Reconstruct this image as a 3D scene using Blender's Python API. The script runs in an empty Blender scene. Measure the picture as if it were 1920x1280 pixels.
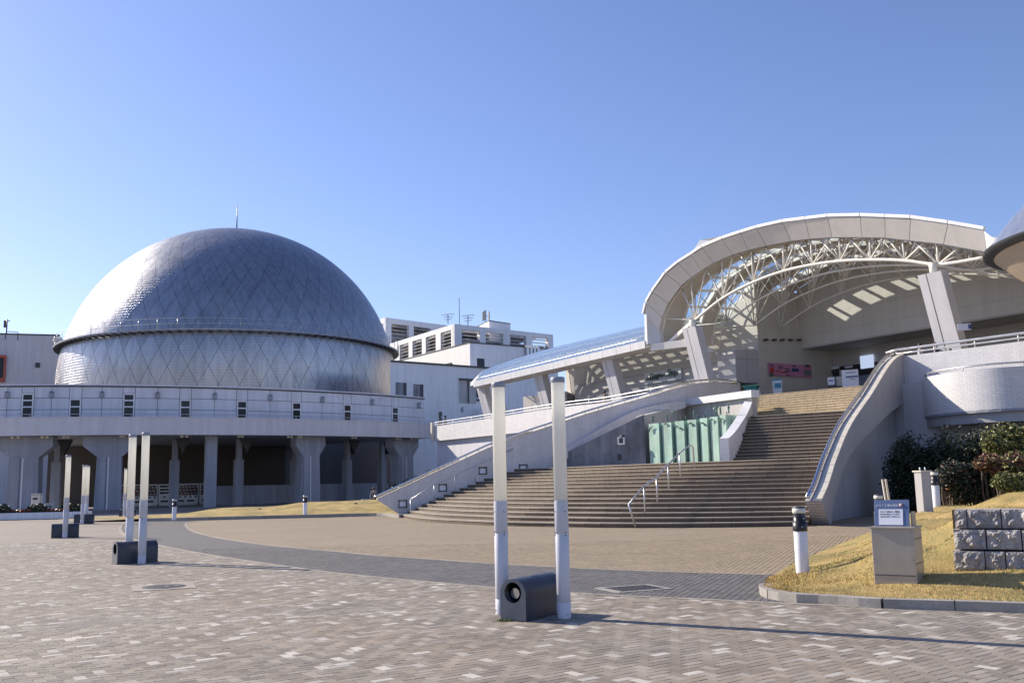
import bpy, math, random
import numpy as np
from mathutils import Vector, Matrix, noise
random.seed(7)
C = bpy.context.scene.collection
sc = bpy.context.scene
# ------------------------------------------------------------------ camera, sky, sun, exposure
FPX, PITCH, ROLL, EYE = 1800.0, math.radians(8.3), math.radians(1.2), 1.6
F_ = Vector((0, math.cos(PITCH), math.sin(PITCH)))
U0 = Vector((0, -math.sin(PITCH), math.cos(PITCH)))
R0 = Vector((1, 0, 0))
R_ = R0*math.cos(ROLL) - U0*math.sin(ROLL)
U_ = U0*math.cos(ROLL) + R0*math.sin(ROLL)
cd = bpy.data.cameras.new('camera'); cam = bpy.data.objects.new('camera', cd); C.objects.link(cam)
cd.sensor_width = 36; cd.lens = 36*FPX/1920; cd.clip_end = 6000; cd.clip_start = .1
mw = Matrix.Identity(4)
for i in range(3):
    mw[i][0] = R_[i]; mw[i][1] = U_[i]; mw[i][2] = -F_[i]
mw[2][3] = EYE
cam.matrix_world = mw
sc.camera = cam
SUN_EL = math.radians(30.5)
SUN_XY = Vector((-.862, .507)).normalized()
w = bpy.data.worlds.new("World"); sc.world = w; w.use_nodes = True
nt = w.node_tree; bg = nt.nodes['Background']
sky = nt.nodes.new('ShaderNodeTexSky'); sky.sky_type = 'NISHITA'; sky.sun_disc = False
sky.sun_elevation = SUN_EL
sky.sun_rotation = math.atan2(SUN_XY.x, SUN_XY.y)
sky.altitude = 0; sky.air_density = 1.0; sky.dust_density = .4; sky.ozone_density = 3.2
tn = nt.nodes.new('ShaderNodeMix'); tn.data_type = 'RGBA'; tn.blend_type = 'MULTIPLY'; tn.inputs[0].default_value = 1; tn.inputs[7].default_value = (.99, .92, 1.10, 1)
nt.links.new(sky.outputs[0], tn.inputs[6]); nt.links.new(tn.outputs[2], bg.inputs[0]); bg.inputs[1].default_value = .110
ld = bpy.data.lights.new('sun', 'SUN'); ld.energy = 5.0; ld.angle = math.radians(.53); ld.color = (1, .885, .73)
sun = bpy.data.objects.new('sun', ld); C.objects.link(sun)
sd = Vector((SUN_XY.x*math.cos(SUN_EL), SUN_XY.y*math.cos(SUN_EL), math.sin(SUN_EL)))
sun.rotation_euler = sd.to_track_quat('Z', 'Y').to_euler(); sun.location = (0, 0, 60)
sc.view_settings.view_transform = 'Standard'; sc.view_settings.look = 'None'
sc.view_settings.exposure = 0.55; sc.view_settings.gamma = 1; sc.view_settings.use_curve_mapping = False
try:
    sc.cycles.max_bounces = 7; sc.cycles.transparent_max_bounces = 12
except Exception: pass

# ------------------------------------------------------------------ helpers
def ray(px, py): return F_ + R_*((px-960)/FPX) + U_*((640-py)/FPX)
def at_z(px, py, z=0.0):
    d = ray(px, py); t = (z-EYE)/d.z
    return Vector((d.x*t, d.y*t, z))
def at_d(px, py, d):
    r = ray(px, py); t = d/r.y
    return Vector((r.x*t, d, EYE+r.z*t))
def on_path(path, px, py):
    "where the view ray of a pixel meets the vertical sheet over a plan polyline"
    r = ray(px, py); best = None
    n = len(path)
    for i in range(n-1):
        a = Vector(path[i][:2]); b = Vector(path[i+1][:2]); e = b-a
        det = r.x*(-e.y)-r.y*(-e.x)
        if abs(det) < 1e-9: continue
        t = (a.x*(-e.y)-a.y*(-e.x))/det
        u = (r.x*a.y-r.y*a.x)/det
        lo = -9 if i == 0 else -.001; hi = 10 if i == n-2 else 1.001
        if t > 0 and lo <= u <= hi:
            sc_ = max(0, -u, u-1)
            if best is None or sc_ < best[0]: best = (sc_, Vector((r.x*t, r.y*t, EYE+r.z*t)))
    return best[1]
def cr(pts, n):
    "smooth resample of a list of points to n points"
    P = [Vector(p) for p in pts]
    if len(P) == 2: return [P[0].lerp(P[1], i/(n-1)) for i in range(n)]
    L = [0]
    for i in range(len(P)-1): L.append(L[-1]+(P[i+1]-P[i]).length)
    out = []
    for k in range(n):
        s = L[-1]*k/(n-1); i = 0
        while i < len(P)-2 and s > L[i+1]: i += 1
        t = (s-L[i])/max(1e-9, L[i+1]-L[i])
        p1, p2 = P[i], P[i+1]
        p0 = P[i-1] if i > 0 else p1*2-p2
        p3 = P[i+2] if i+2 < len(P) else p2*2-p1
        # centripetal-ish tangents scaled by chord
        d = (p2-p1).length
        m1 = (p2-p0)/max(1e-9, ((p2-p1).length+(p1-p0).length))*d
        m2 = (p3-p1)/max(1e-9, ((p3-p2).length+(p2-p1).length))*d
        t2, t3 = t*t, t*t*t
        out.append(p1*(2*t3-3*t2+1)+m1*(t3-2*t2+t)+p2*(-2*t3+3*t2)+m2*(t3-t2))
    return out
def lin(pts, n):
    P = [Vector(p) for p in pts]; L = [0]
    for i in range(len(P)-1): L.append(L[-1]+(P[i+1]-P[i]).length)
    out = []
    for k in range(n):
        s = L[-1]*k/(n-1); i = 0
        while i < len(P)-2 and s > L[i+1]: i += 1
        out.append(P[i].lerp(P[i+1], (s-L[i])/max(1e-9, L[i+1]-L[i])))
    return out
def offs(path, d):
    "offset a plan polyline to its right by d (travelling along it)"
    out = []
    for i, p in enumerate(path):
        a = path[max(0, i-1)]; b = path[min(len(path)-1, i+1)]
        t = Vector((b[0]-a[0], b[1]-a[1])).normalized()
        out.append(Vector((p[0]+t.y*d, p[1]-t.x*d)))
    return out
def inside(p, poly):
    x, y = p[0], p[1]; c = False; j = len(poly)-1
    for i in range(len(poly)):
        xi, yi = poly[i][0], poly[i][1]; xj, yj = poly[j][0], poly[j][1]
        if (yi > y) != (yj > y) and x < (xj-xi)*(y-yi)/(yj-yi)+xi: c = not c
        j = i
    return c

class MB:
    def __init__(s): s.v = []; s.f = []; s.m = []; s.sm = []; s.uv = {}
    def add(s, vs, fs, m=0, smooth=False):
        o = len(s.v); s.v += [tuple(v) for v in vs]
        for f in fs: s.f.append([o+i for i in f]); s.m.append(m); s.sm.append(smooth)
        return s
    def quad(s, a, b, c, d, m=0, uv=None):
        s.add([a, b, c, d], [(0, 1, 2, 3)], m)
        if uv: s.uv[len(s.f)-1] = uv
        return s
    def box(s, c, size, rz=0, m=0, M=None, bev=0):
        x, y, z = [a/2 for a in size]
        if bev <= 0:
            vs = [Vector((i*x, j*y, k*z)) for k in (-1, 1) for i, j in ((-1, -1), (1, -1), (1, 1), (-1, 1))]
            fs = [(3, 2, 1, 0), (4, 5, 6, 7), (0, 1, 5, 4), (1, 2, 6, 5), (2, 3, 7, 6), (3, 0, 4, 7)]
        else:
            b = min(bev, x*.9, y*.9, z*.9); vs = []; ix = {}
            for i in (-1, 1):
                for j in (-1, 1):
                    for k in (-1, 1):
                        for ax in range(3):
                            p = [i*(x-b), j*(y-b), k*(z-b)]; p[ax] = (i*x, j*y, k*z)[ax]
                            ix[(i, j, k, ax)] = len(vs); vs.append(Vector(p))
            fs = []
            for ax in range(3):
                o1, o2 = [(1, 2), (2, 0), (0, 1)][ax]
                for sg in (-1, 1):
                    q = []
                    for a1, a2 in ((-1, -1), (1, -1), (1, 1), (-1, 1)):
                        k = [0, 0, 0]; k[ax] = sg; k[o1] = a1; k[o2] = a2; q.append(ix[(*k, ax)])
                    fs.append(q if sg > 0 else q[::-1])
                for a1 in (-1, 1):
                    for a2 in (-1, 1):
                        k0 = [0, 0, 0]; k0[o1] = a1; k0[o2] = a2
                        k0[ax] = -1; A = ix[(*k0, o1)]; D = ix[(*k0, o2)]
                        k0[ax] = 1; B_ = ix[(*k0, o1)]; C_ = ix[(*k0, o2)]
                        q = [A, B_, C_, D]; fs.append(q if a1*a2 < 0 else q[::-1])
            for i in (-1, 1):
                for j in (-1, 1):
                    for k in (-1, 1):
                        q = [ix[(i, j, k, 0)], ix[(i, j, k, 1)], ix[(i, j, k, 2)]]
                        fs.append(q if i*j*k > 0 else q[::-1])
        if M is None: M = Matrix.Translation(c) @ Matrix.Rotation(rz, 4, 'Z')
        else: M = Matrix.Translation(c) @ M
        return s.add([M @ v for v in vs], fs, m)
    def beam(s, a, b, wd, ht, m=0, up=(0, 0, 1)):
        a = Vector(a); b = Vector(b); d = b-a; L = d.length
        if L < 1e-6: return s
        d.normalize(); u = Vector(up)
        if abs(d.dot(u)) > .98: u = Vector((0, 1, 0))
        r = d.cross(u).normalized(); u2 = r.cross(d)
        vs = [p+r*i*wd/2+u2*j*ht/2 for p in (a, b) for i, j in ((-1, -1), (1, -1), (1, 1), (-1, 1))]
        return s.add(vs, [(0, 1, 2, 3), (7, 6, 5, 4), (4, 5, 1, 0), (5, 6, 2, 1), (6, 7, 3, 2), (7, 4, 0, 3)], m)
    def tube(s, pts, r, n=8, m=0, cap=True, sc=(1, 1)):
        P = [Vector(p) for p in pts]; rs = r if isinstance(r, (list, tuple)) else [r]*len(P)
        vs = []; fs = []; ref = None
        for i, p in enumerate(P):
            t = (P[min(i+1, len(P)-1)]-P[max(i-1, 0)]).normalized()
            if ref is None:
                ref = Vector((0, 0, 1)) if abs(t.z) < .9 else Vector((1, 0, 0))
            a = t.cross(ref).normalized(); b = a.cross(t).normalized(); ref = b if abs(t.dot(b)) < .9 else ref
            for k in range(n):
                an = 2*math.pi*k/n
                vs.append(p+a*math.cos(an)*rs[i]*sc[0]+b*math.sin(an)*rs[i]*sc[1])
        for i in range(len(P)-1):
            for k in range(n):
                k2 = (k+1) % n; fs.append((i*n+k, (i+1)*n+k, (i+1)*n+k2, i*n+k2))
        s.add(vs, fs, m, True)
        if cap:
            o = len(s.v)-len(vs)
            s.f.append([o+k for k in range(n)]); s.m.append(m); s.sm.append(False)
            s.f.append([o+(len(P)-1)*n+k for k in range(n)][::-1]); s.m.append(m); s.sm.append(False)
        return s
    def lathe(s, prof, c=(0, 0, 0), n=24, m=0, smooth=True, a0=0, a1=2*math.pi):
        full = abs(a1-a0-2*math.pi) < 1e-6; vs = []; fs = []; nn = n if full else n+1
        for r, z in prof:
            for k in range(nn):
                a = a0+(a1-a0)*k/n; vs.append((c[0]+r*math.cos(a), c[1]+r*math.sin(a), c[2]+z))
        for i in range(len(prof)-1):
            for k in range(n):
                k2 = (k+1) % nn; fs.append((i*nn+k, i*nn+k2, (i+1)*nn+k2, (i+1)*nn+k))
        return s.add(vs, fs, m, smooth)
    def prism(s, poly, z0, z1, m=0, bottom=True):
        n = len(poly); ar = sum(poly[i][0]*poly[(i+1) % n][1]-poly[(i+1) % n][0]*poly[i][1] for i in range(n))
        if ar < 0: poly = poly[::-1]
        f0 = z0 if callable(z0) else (lambda p: z0); f1 = z1 if callable(z1) else (lambda p: z1)
        vs = [(p[0], p[1], f0(p)) for p in poly]+[(p[0], p[1], f1(p)) for p in poly]
        fs = [tuple(range(n, 2*n))]
        if bottom: fs.append(tuple(range(n))[::-1])
        for i in range(n): fs.append((i, (i+1) % n, n+(i+1) % n, n+i))
        return s.add(vs, fs, m)
    def slab(s, A, B, th, m=0):
        "solid between polyline A and polyline B (a ruled sheet) with thickness vector th"
        th = Vector(th); n = len(A); vs = [Vector(p) for p in A]+[Vector(p) for p in B]
        vs += [v+th for v in vs]; fs = []
        for i in range(n-1):
            fs += [(i, i+1, n+i+1, n+i), (2*n+i+1, 2*n+i, 3*n+i, 3*n+i+1), (i+1, i, 2*n+i, 2*n+i+1), (n+i, n+i+1, 3*n+i+1, 3*n+i)]
        fs += [(0, n, 3*n, 2*n), (n-1, 3*n-1, 4*n-1, 2*n-1)]
        return s.add(vs, fs, m)
    def wall(s, path, zb, zt, th, m=0, mtop=None):
        "upright wall over a plan path; front face on the path, th to the right of travel"
        n = len(path); f0 = zb if isinstance(zb, (list, tuple)) else [zb]*n; f1 = zt if isinstance(zt, (list, tuple)) else [zt]*n
        Q = offs(path, th); L = [0]
        for i in range(n-1): L.append(L[-1]+math.dist(path[i][:2], path[i+1][:2]))
        sg = 1 if th > 0 else -1
        mt = m if mtop is None else mtop
        for i in range(n-1):
            a, b = path[i], path[i+1]; c, d = Q[i], Q[i+1]
            p = lambda q, z: (q[0], q[1], z)
            def qd(q, mm, uv):
                if sg > 0: s.quad(*q, mm, uv)
                else: s.quad(*q[::-1], mm, uv[::-1])
            uvs = [(L[i], f0[i]), (L[i], f1[i]), (L[i+1], f1[i+1]), (L[i+1], f0[i+1])]
            qd([p(a, f0[i]), p(a, f1[i]), p(b, f1[i+1]), p(b, f0[i+1])], m, uvs)
            qd([p(c, f0[i]), p(d, f0[i+1]), p(d, f1[i+1]), p(c, f1[i])], m, [uvs[0], uvs[3], uvs[2], uvs[1]])
            qd([p(a, f1[i]), p(c, f1[i]), p(d, f1[i+1]), p(b, f1[i+1])], mt, [(L[i], 0), (L[i], abs(th)), (L[i+1], abs(th)), (L[i+1], 0)])
            qd([p(a, f0[i]), p(b, f0[i+1]), p(d, f0[i+1]), p(c, f0[i])], m, [(L[i], 0), (L[i+1], 0), (L[i+1], abs(th)), (L[i], abs(th))])
        for i, fl in ((0, 0), (n-1, 1)):
            a, c = path[i], Q[i]
            q = [(a[0], a[1], f0[i]), (c[0], c[1], f0[i]), (c[0], c[1], f1[i]), (a[0], a[1], f1[i])]
            u = [(0, f0[i]), (abs(th), f0[i]), (abs(th), f1[i]), (0, f1[i])]
            if (fl == 0) != (sg > 0): q = q[::-1]; u = u[::-1]
            s.quad(*q, m, u)
        return s
    def mesh(s, name, mats):
        me = bpy.data.meshes.new(name); me.from_pydata(s.v, [], s.f)
        for m in (mats if isinstance(mats, (list, tuple)) else [mats]): me.materials.append(m)
        nf = len(s.f)
        me.polygons.foreach_set('material_index', s.m)
        me.polygons.foreach_set('use_smooth', s.sm)
        uvl = me.uv_layers.new(name='UVMap'); co = s.v; arr = []
        for fi, f in enumerate(s.f):
            if fi in s.uv: arr += [c for p in s.uv[fi] for c in p]; continue
            a, b, c = [Vector(co[k]) for k in f[:3]]
            nn = (b-a).cross(c-b)
            if len(f) > 3 and nn.length < 1e-9: nn = (c-b).cross(Vector(co[f[3]])-c)
            if nn.length > 0: nn.normalize()
            if abs(nn.z) > .7:
                for k in f: arr += [co[k][0], co[k][1]]
            else:
                t = Vector((-nn.y, nn.x, 0)); t = t.normalized() if t.length > 1e-6 else Vector((1, 0, 0))
                for k in f: arr += [t.x*co[k][0]+t.y*co[k][1], co[k][2]]
        uvl.data.foreach_set('uv', arr)
        me.update(); return me
    def build(s, name, mats, parent=None, **kw): return link(name, s.mesh(name, mats), parent, **kw)
OFF = {}
def link(name, data, parent=None, kind=None, label=None, cat=None, group=None, mw=None):
    o = bpy.data.objects.new(name, data); C.objects.link(o)
    if mw is not None: o.matrix_basis = mw
    if parent is not None:
        o.parent = parent; o.matrix_parent_inverse = Matrix.Translation(-OFF.get(parent.name, Vector((0, 0, 0))))
    if kind: o['kind'] = kind
    if label: o['label'] = label
    if cat: o['category'] = cat
    if group: o['group'] = group
    return o
def thing(name, label, cat, loc=(0, 0, 0), group=None, kind=None):
    o = bpy.data.objects.new(name, None); C.objects.link(o); o.location = Vector(loc); o.empty_display_size = .3
    OFF[o.name] = Vector(loc)
    if label: o['label'] = label
    if cat: o['category'] = cat
    if group: o['group'] = group
    if kind: o['kind'] = kind
    return o
KIDS = {}
def copy_tree(o, parent=None):
    c = o.copy(); C.objects.link(c)
    if parent is not None: c.parent = parent
    for ch in o.children: copy_tree(ch, c)
    return c
def place(o, loc, rz=0, label=None):
    o.location = loc; o.rotation_euler = (0, 0, rz)
    if label: o['label'] = label
    return o

# ------------------------------------------------------------------ materials
def mat(name, col, rough=.6, metal=0.0, var=.1, vscale=.8, bump=0.0, bscale=30, streak=0.0, tile=None, spec=.5, rnd=0.0, warm=None,
        stain=0.0, coat=0.0, trans=0.0):
    m = bpy.data.materials.new(name); m.use_nodes = True; t = m.node_tree; N = t.nodes; Lk = t.links.new
    b = N['Principled BSDF']; b.inputs['Roughness'].default_value = rough; b.inputs['Metallic'].default_value = metal
    b.inputs['Specular IOR Level'].default_value = spec
    if coat: b.inputs['Coat Weight'].default_value = coat
    geo = N.new('ShaderNodeNewGeometry')
    def noise_(scale, detail=4, vec=None, rough_=.6):
        n = N.new('ShaderNodeTexNoise'); n.inputs['Scale'].default_value = scale; n.inputs['Detail'].default_value = detail
        n.inputs['Roughness'].default_value = rough_
        Lk(vec or geo.outputs['Position'], n.inputs['Vector']); return n.outputs['Fac']
    def rgb(c): 
        n = N.new('ShaderNodeRGB'); n.outputs[0].default_value = (*c, 1); return n.outputs[0]
    def mul(a, f):   # colour * scalar socket
        n = N.new('ShaderNodeMix'); n.data_type = 'RGBA'; n.blend_type = 'MULTIPLY'; n.inputs[0].default_value = 1
        Lk(a, n.inputs[6]); Lk(f, n.inputs[7]); return n.outputs[2]
    def mapr(f, a, b_, lo=.25, hi=.75):
        n = N.new('ShaderNodeMapRange'); n.inputs[1].default_value = lo; n.inputs[2].default_value = hi
        n.inputs[3].default_value = a; n.inputs[4].default_value = b_; Lk(f, n.inputs[0]); return n.outputs[0]
    def mixc(f, a, b_):
        n = N.new('ShaderNodeMix'); n.data_type = 'RGBA'; Lk(f, n.inputs[0]); Lk(a, n.inputs[6]); Lk(b_, n.inputs[7]); return n.outputs[2]
    c = rgb(col)
    if warm: c = mixc(mapr(noise_(vscale*.6), 0, 1, .35, .65), c, rgb(warm))
    if rnd:
        oi = N.new('ShaderNodeObjectInfo'); ad = N.new('ShaderNodeMath'); ad.operation = 'ADD'
        Lk(oi.outputs['Random'], ad.inputs[0]); Lk(geo.outputs['Random Per Island'], ad.inputs[1])
        fr = N.new('ShaderNodeMath'); fr.operation = 'FRACT'; Lk(ad.outputs[0], fr.inputs[0])
        c = mul(c, mapr(fr.outputs[0], 1-rnd, 1+rnd, 0, 1))
    if var: c = mul(c, mapr(noise_(vscale, 5), 1-var, 1+var*.6)); c = mul(c, mapr(noise_(vscale*9, 3), 1-var*.5, 1+var*.4))
    if streak:
        mp = N.new('ShaderNodeMapping'); mp.inputs['Scale'].default_value = (1, 1, .08); Lk(geo.outputs['Position'], mp.inputs[0])
        c = mul(c, mapr(noise_(2.2, 5, mp.outputs[0]), 1-streak, 1+streak*.25, .3, .62))
    if stain:
        c = mul(c, mapr(noise_(.55, 6, None, .7), 1-stain, 1.03, .35, .55))
    bh = None
    if tile:
        tw, thh, jc = tile[:3]
        uv = N.new('ShaderNodeUVMap'); uv.uv_map = 'UVMap'
        br = N.new('ShaderNodeTexBrick'); br.offset = tile[3] if len(tile) > 3 else 0.0
        br.inputs['Scale'].default_value = 1; br.inputs['Brick Width'].default_value = tw; br.inputs['Row Height'].default_value = thh
        br.inputs['Mortar Size'].default_value = min(tw, thh)*.06 if len(tile) < 5 else tile[4]; br.inputs['Mortar Smooth'].default_value = .2
        br.inputs['Color1'].default_value = (1, 1, 1, 1); v2 = 1-(tile[5] if len(tile) > 5 else .08); br.inputs['Color2'].default_value = (v2, v2, v2, 1)
        br.inputs['Mortar'].default_value = (jc, jc, jc, 1)
        Lk(uv.outputs[0], br.inputs['Vector']); c = mul(c, br.outputs['Color'])
        inv = N.new('ShaderNodeMath'); inv.operation = 'SUBTRACT'; inv.inputs[0].default_value = 1; Lk(br.outputs['Fac'], inv.inputs[1]); bh = inv.outputs[0]
    Lk(c, b.inputs['Base Color'])
    if var: Lk(mapr(noise_(vscale*2), max(.02, rough-.08), min(1, rough+.08)), b.inputs['Roughness'])
    if bump or bh is not None:
        bp = N.new('ShaderNodeBump'); bp.inputs['Strength'].default_value = 1; bp.inputs['Distance'].default_value = bump if bump else .004
        if bump and bh is None: Lk(noise_(bscale, 6), bp.inputs['Height'])
        else: Lk(bh, bp.inputs['Height'])
        Lk(bp.outputs[0], b.inputs['Normal'])
    if trans: b.inputs['Subsurface Weight'].default_value = trans; b.inputs['Subsurface Radius'].default_value = (.05, .05, .05)
    return m
def glass(name, tint=(.8, .9, .95), refl=.12, rough=.02):
    m = bpy.data.materials.new(name); m.use_nodes = True; t = m.node_tree; N = t.nodes; L = t.links.new
    N.remove(N['Principled BSDF'])
    tr = N.new('ShaderNodeBsdfTransparent'); tr.inputs[0].default_value = (*tint, 1)
    gl = N.new('ShaderNodeBsdfGlossy'); gl.inputs['Roughness'].default_value = rough; gl.inputs[0].default_value = (.9, .95, 1, 1)
    fr = N.new('ShaderNodeFresnel'); ge = N.new('ShaderNodeNewGeometry'); io = N.new('ShaderNodeMapRange'); io.inputs[3].default_value = 1.45; io.inputs[4].default_value = 1/1.45
    L(ge.outputs['Backfacing'], io.inputs[0]); L(io.outputs[0], fr.inputs[0])   # both faces of a thin pane reflect alike
    ad = N.new('ShaderNodeMath'); ad.operation = 'ADD'; ad.inputs[1].default_value = refl; ad.use_clamp = True; L(fr.outputs[0], ad.inputs[0])
    mx = N.new('ShaderNodeMixShader'); L(ad.outputs[0], mx.inputs[0]); L(tr.outputs[0], mx.inputs[1]); L(gl.outputs[0], mx.inputs[2])
    L(mx.outputs[0], N['Material Output'].inputs[0]); return m
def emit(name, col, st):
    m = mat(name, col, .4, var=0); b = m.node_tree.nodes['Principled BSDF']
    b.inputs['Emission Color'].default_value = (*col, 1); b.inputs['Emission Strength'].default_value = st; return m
M = {}
M['white'] = mat('white_paint', (.72, .73, .75), .5, var=.06, vscale=.3, streak=.10, bump=.002, bscale=20)
M['white_clean'] = mat('white_enamel', (.78, .79, .82), .28, var=.05, vscale=2.5, streak=.12)
def translucent(name, col):
    m = bpy.data.materials.new(name); m.use_nodes = True; t = m.node_tree; N = t.nodes; L = t.links.new
    b = N['Principled BSDF']; b.inputs['Base Color'].default_value = (*col, 1); b.inputs['Roughness'].default_value = .25
    tr = N.new('ShaderNodeBsdfTranslucent'); tr.inputs[0].default_value = (*[min(1, c*1.08) for c in col], 1)
    mx = N.new('ShaderNodeMixShader'); mx.inputs[0].default_value = .55; L(b.outputs[0], mx.inputs[1]); L(tr.outputs[0], mx.inputs[2]); L(mx.outputs[0], N['Material Output'].inputs[0]); return m
M['acrylic'] = translucent('milky_acrylic', (.93, .92, .86))
M['mosaic'] = mat('mosaic_tile_white', (.74, .715, .725), .45, var=.07, vscale=.35, streak=.10, tile=(.10, .10, .62, 0.0, .007, .10))
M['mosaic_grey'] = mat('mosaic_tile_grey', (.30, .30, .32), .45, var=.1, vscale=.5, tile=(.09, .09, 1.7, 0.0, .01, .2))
M['mosaic_row'] = mat('long_tile_white', (.74, .73, .74), .45, var=.05, vscale=.3, streak=.08, tile=(.30, .10, .75, .5, .008, .08))
M['ring_wall'] = mat('pale_grey_tile_band', (.72, .70, .72), .5, var=.06, vscale=.25, streak=.12, tile=(.2, .1, .88, .5, .006, .05))
M['panel'] = mat('pale_metal_panel', (.70, .70, .74), .42, var=.06, vscale=.5, streak=.14, rnd=.04)
M['joint'] = mat('dark_joint', (.06, .06, .07), .9, var=0)
M['render'] = mat('white_render_wall', (.86, .855, .86), .7, var=.05, vscale=.15, streak=.10, bump=.003, bscale=8)
M['render_blue'] = mat('pale_render_wall', (.62, .62, .66), .7, var=.06, vscale=.15, streak=.12, bump=.003, bscale=8)
M['concrete'] = mat('stained_concrete', (.30, .30, .32), .8, var=.2, vscale=.7, streak=.45, stain=.3, bump=.006, bscale=12)
M['concrete_lt'] = mat('light_concrete', (.52, .51, .49), .75, var=.12, vscale=.6, streak=.22, bump=.004, bscale=15)
M['pier'] = mat('pier_concrete', (.33, .35, .40), .75, var=.12, vscale=.5, streak=.2, bump=.004, bscale=10)
M['fascia'] = mat('warm_white_panel', (.72, .71, .70), .38, metal=.15, var=.05, vscale=.5, streak=.06, rnd=.03)
M['canopy'] = mat('canopy_soffit', (.66, .61, .54), .5, var=.06, vscale=.4)
M['steel'] = mat('cream_painted_steel', (.80, .77, .70), .42, var=.05, vscale=1)
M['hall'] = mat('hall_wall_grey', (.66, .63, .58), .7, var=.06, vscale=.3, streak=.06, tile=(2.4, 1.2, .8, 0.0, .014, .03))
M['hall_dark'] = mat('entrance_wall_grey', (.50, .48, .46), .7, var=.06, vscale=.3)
M['shoppanel'] = mat('shop_front_panel', (.56, .56, .58), .45, var=.05, vscale=.4, tile=(1.6, 3.0, .5, 0.0, .02, .03))
M['chrome'] = mat('brushed_stainless', (.62, .63, .65), .16, metal=1, var=.05, vscale=3)
M['galv'] = mat('galvanised_rail', (.55, .56, .58), .35, metal=.8, var=.08, vscale=3)
M['dark'] = mat('dark_metal', (.05, .055, .065), .45, var=.1)
M['black'] = mat('black_paint', (.018, .018, .022), .35, var=.1)
M['housing'] = mat('charcoal_coated_steel', (.035, .042, .065), .42, var=.25, vscale=3, streak=.3, bump=.0015, bscale=60)
M['housing_face'] = mat('grey_end_plate', (.17, .18, .20), .5, var=.2, vscale=4, streak=.2)
M['grey_metal'] = mat('satin_steel_box', (.40, .36, .315), .36, metal=.3, var=.10, vscale=1.5, streak=.12)
M['coping'] = mat('pale_coping_stone', (.62, .58, .50), .6, var=.08, vscale=2, rnd=.05)
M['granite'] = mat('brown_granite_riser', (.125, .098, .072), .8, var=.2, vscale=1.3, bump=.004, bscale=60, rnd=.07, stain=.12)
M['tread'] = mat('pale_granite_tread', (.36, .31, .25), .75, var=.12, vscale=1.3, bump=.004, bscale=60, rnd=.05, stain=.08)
M['granite_sunlit'] = mat('sunlit_granite_step', (.52, .43, .29), .75, var=.14, vscale=1.3, bump=.004, bscale=60, rnd=.08)  # step granite coloured paler and sandier for the sunlight on the top flight
M['pav'] = mat('plaza_paver_greybrown', (.268, .220, .168), .8, var=.16, vscale=.5, bump=.003, bscale=70, rnd=.21, warm=(.240, .218, .186), stain=.12)
M['pavw'] = mat('plaza_paver_pale', (.47, .44, .385), .75, var=.14, vscale=.6, bump=.003, bscale=70, rnd=.2)
M['pavm'] = mat('plaza_paver_light_grey', (.31, .275, .23), .8, var=.14, vscale=.6, bump=.003, bscale=70, rnd=.16)
M['pavg'] = mat('grey_paver', (.132, .127, .124), .82, var=.14, vscale=.7, bump=.003, bscale=70, rnd=.14)
M['pavb'] = mat('sand_paver', (.305, .243, .162), .82, var=.14, vscale=.5, bump=.003, bscale=70, rnd=.10)
M['sand'] = mat('joint_sand', (.085, .078, .07), .95, var=.2, vscale=3)
M['farpav'] = mat('plaza_far_paving', (.29, .25, .205), .8, var=.14, vscale=.35, tile=(.4, .2, .82, .5, .012, .12))
M['farpavb'] = mat('sand_far_paving', (.30, .24, .165), .82, var=.12, vscale=.35, tile=(.4, .2, .8, .5, .012, .1))
M['farpavg'] = mat('grey_far_paving', (.132, .127, .124), .82, var=.12, vscale=.35, tile=(.4, .2, .8, .5, .012, .1))
M['ground'] = mat('ground_asphalt', (.22, .21, .20), .85, var=.2, vscale=.08, bump=.003, bscale=40)
M['edging'] = mat('pale_edging_stone', (.33, .29, .235), .7, var=.12, vscale=2, rnd=.08)
M['kerb'] = mat('kerb_concrete', (.34, .32, .29), .8, var=.25, vscale=2.5, bump=.004, bscale=40, rnd=.08, stain=.15)
M['lawn'] = mat('dry_lawn', (.52, .37, .14), .95, var=.3, vscale=1.6, bump=.03, bscale=45, warm=(.30, .25, .09), stain=.16)
M['soil'] = mat('bare_soil', (.12, .09, .06), .95, var=.3, vscale=2, bump=.02, bscale=20)
M['rough'] = mat('split_face_granite', (.40, .38, .37), .85, var=.5, vscale=11, bump=.02, bscale=30, rnd=.08)
M['bronze'] = mat('green_patina_bronze', (.07, .16, .135), .6, var=.3, vscale=6, bump=.004, bscale=30)
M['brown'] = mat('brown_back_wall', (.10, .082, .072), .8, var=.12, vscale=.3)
M['pink'] = mat('pinkish_wall', (.33, .27, .25), .8, var=.1, vscale=.4)
M['winglass'] = mat('window_glass', (.02, .024, .03), .12, var=0, spec=.25)
M['paleglass'] = mat('frosted_blue_glass', (.22, .27, .36), .15, var=.05, spec=.8)
M['glass'] = glass('roof_glass', (.9, .95, .97), .02)
M['orange'] = mat('red_orange_frame', (.45, .09, .05), .5)
M['teal'] = mat('teal_paint', (.03, .20, .20), .45)
M['cyan'] = mat('cyan_print', (.07, .30, .42), .45)
M['navy'] = mat('navy_print', (.03, .06, .22), .45)
M['ink'] = mat('ink', (.02, .025, .03), .6, var=0)
M['inkgreen'] = mat('dark_green_letters', (.02, .09, .08), .5, var=0)
M['signblue'] = mat('slate_blue_sign', (.11, .16, .30), .4, var=.06)
M['paper'] = mat('white_sheet', (.72, .75, .82), .5, var=.03)
M['pinkprint'] = mat('pink_banner_cloth', (.62, .27, .45), .6, var=.2, vscale=2)
M['red'] = mat('red_print', (.5, .06, .05), .6)
M['metalcover'] = mat('cast_iron_cover', (.10, .095, .095), .55, metal=.6, var=.3, vscale=8, bump=.006, bscale=50)
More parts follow.
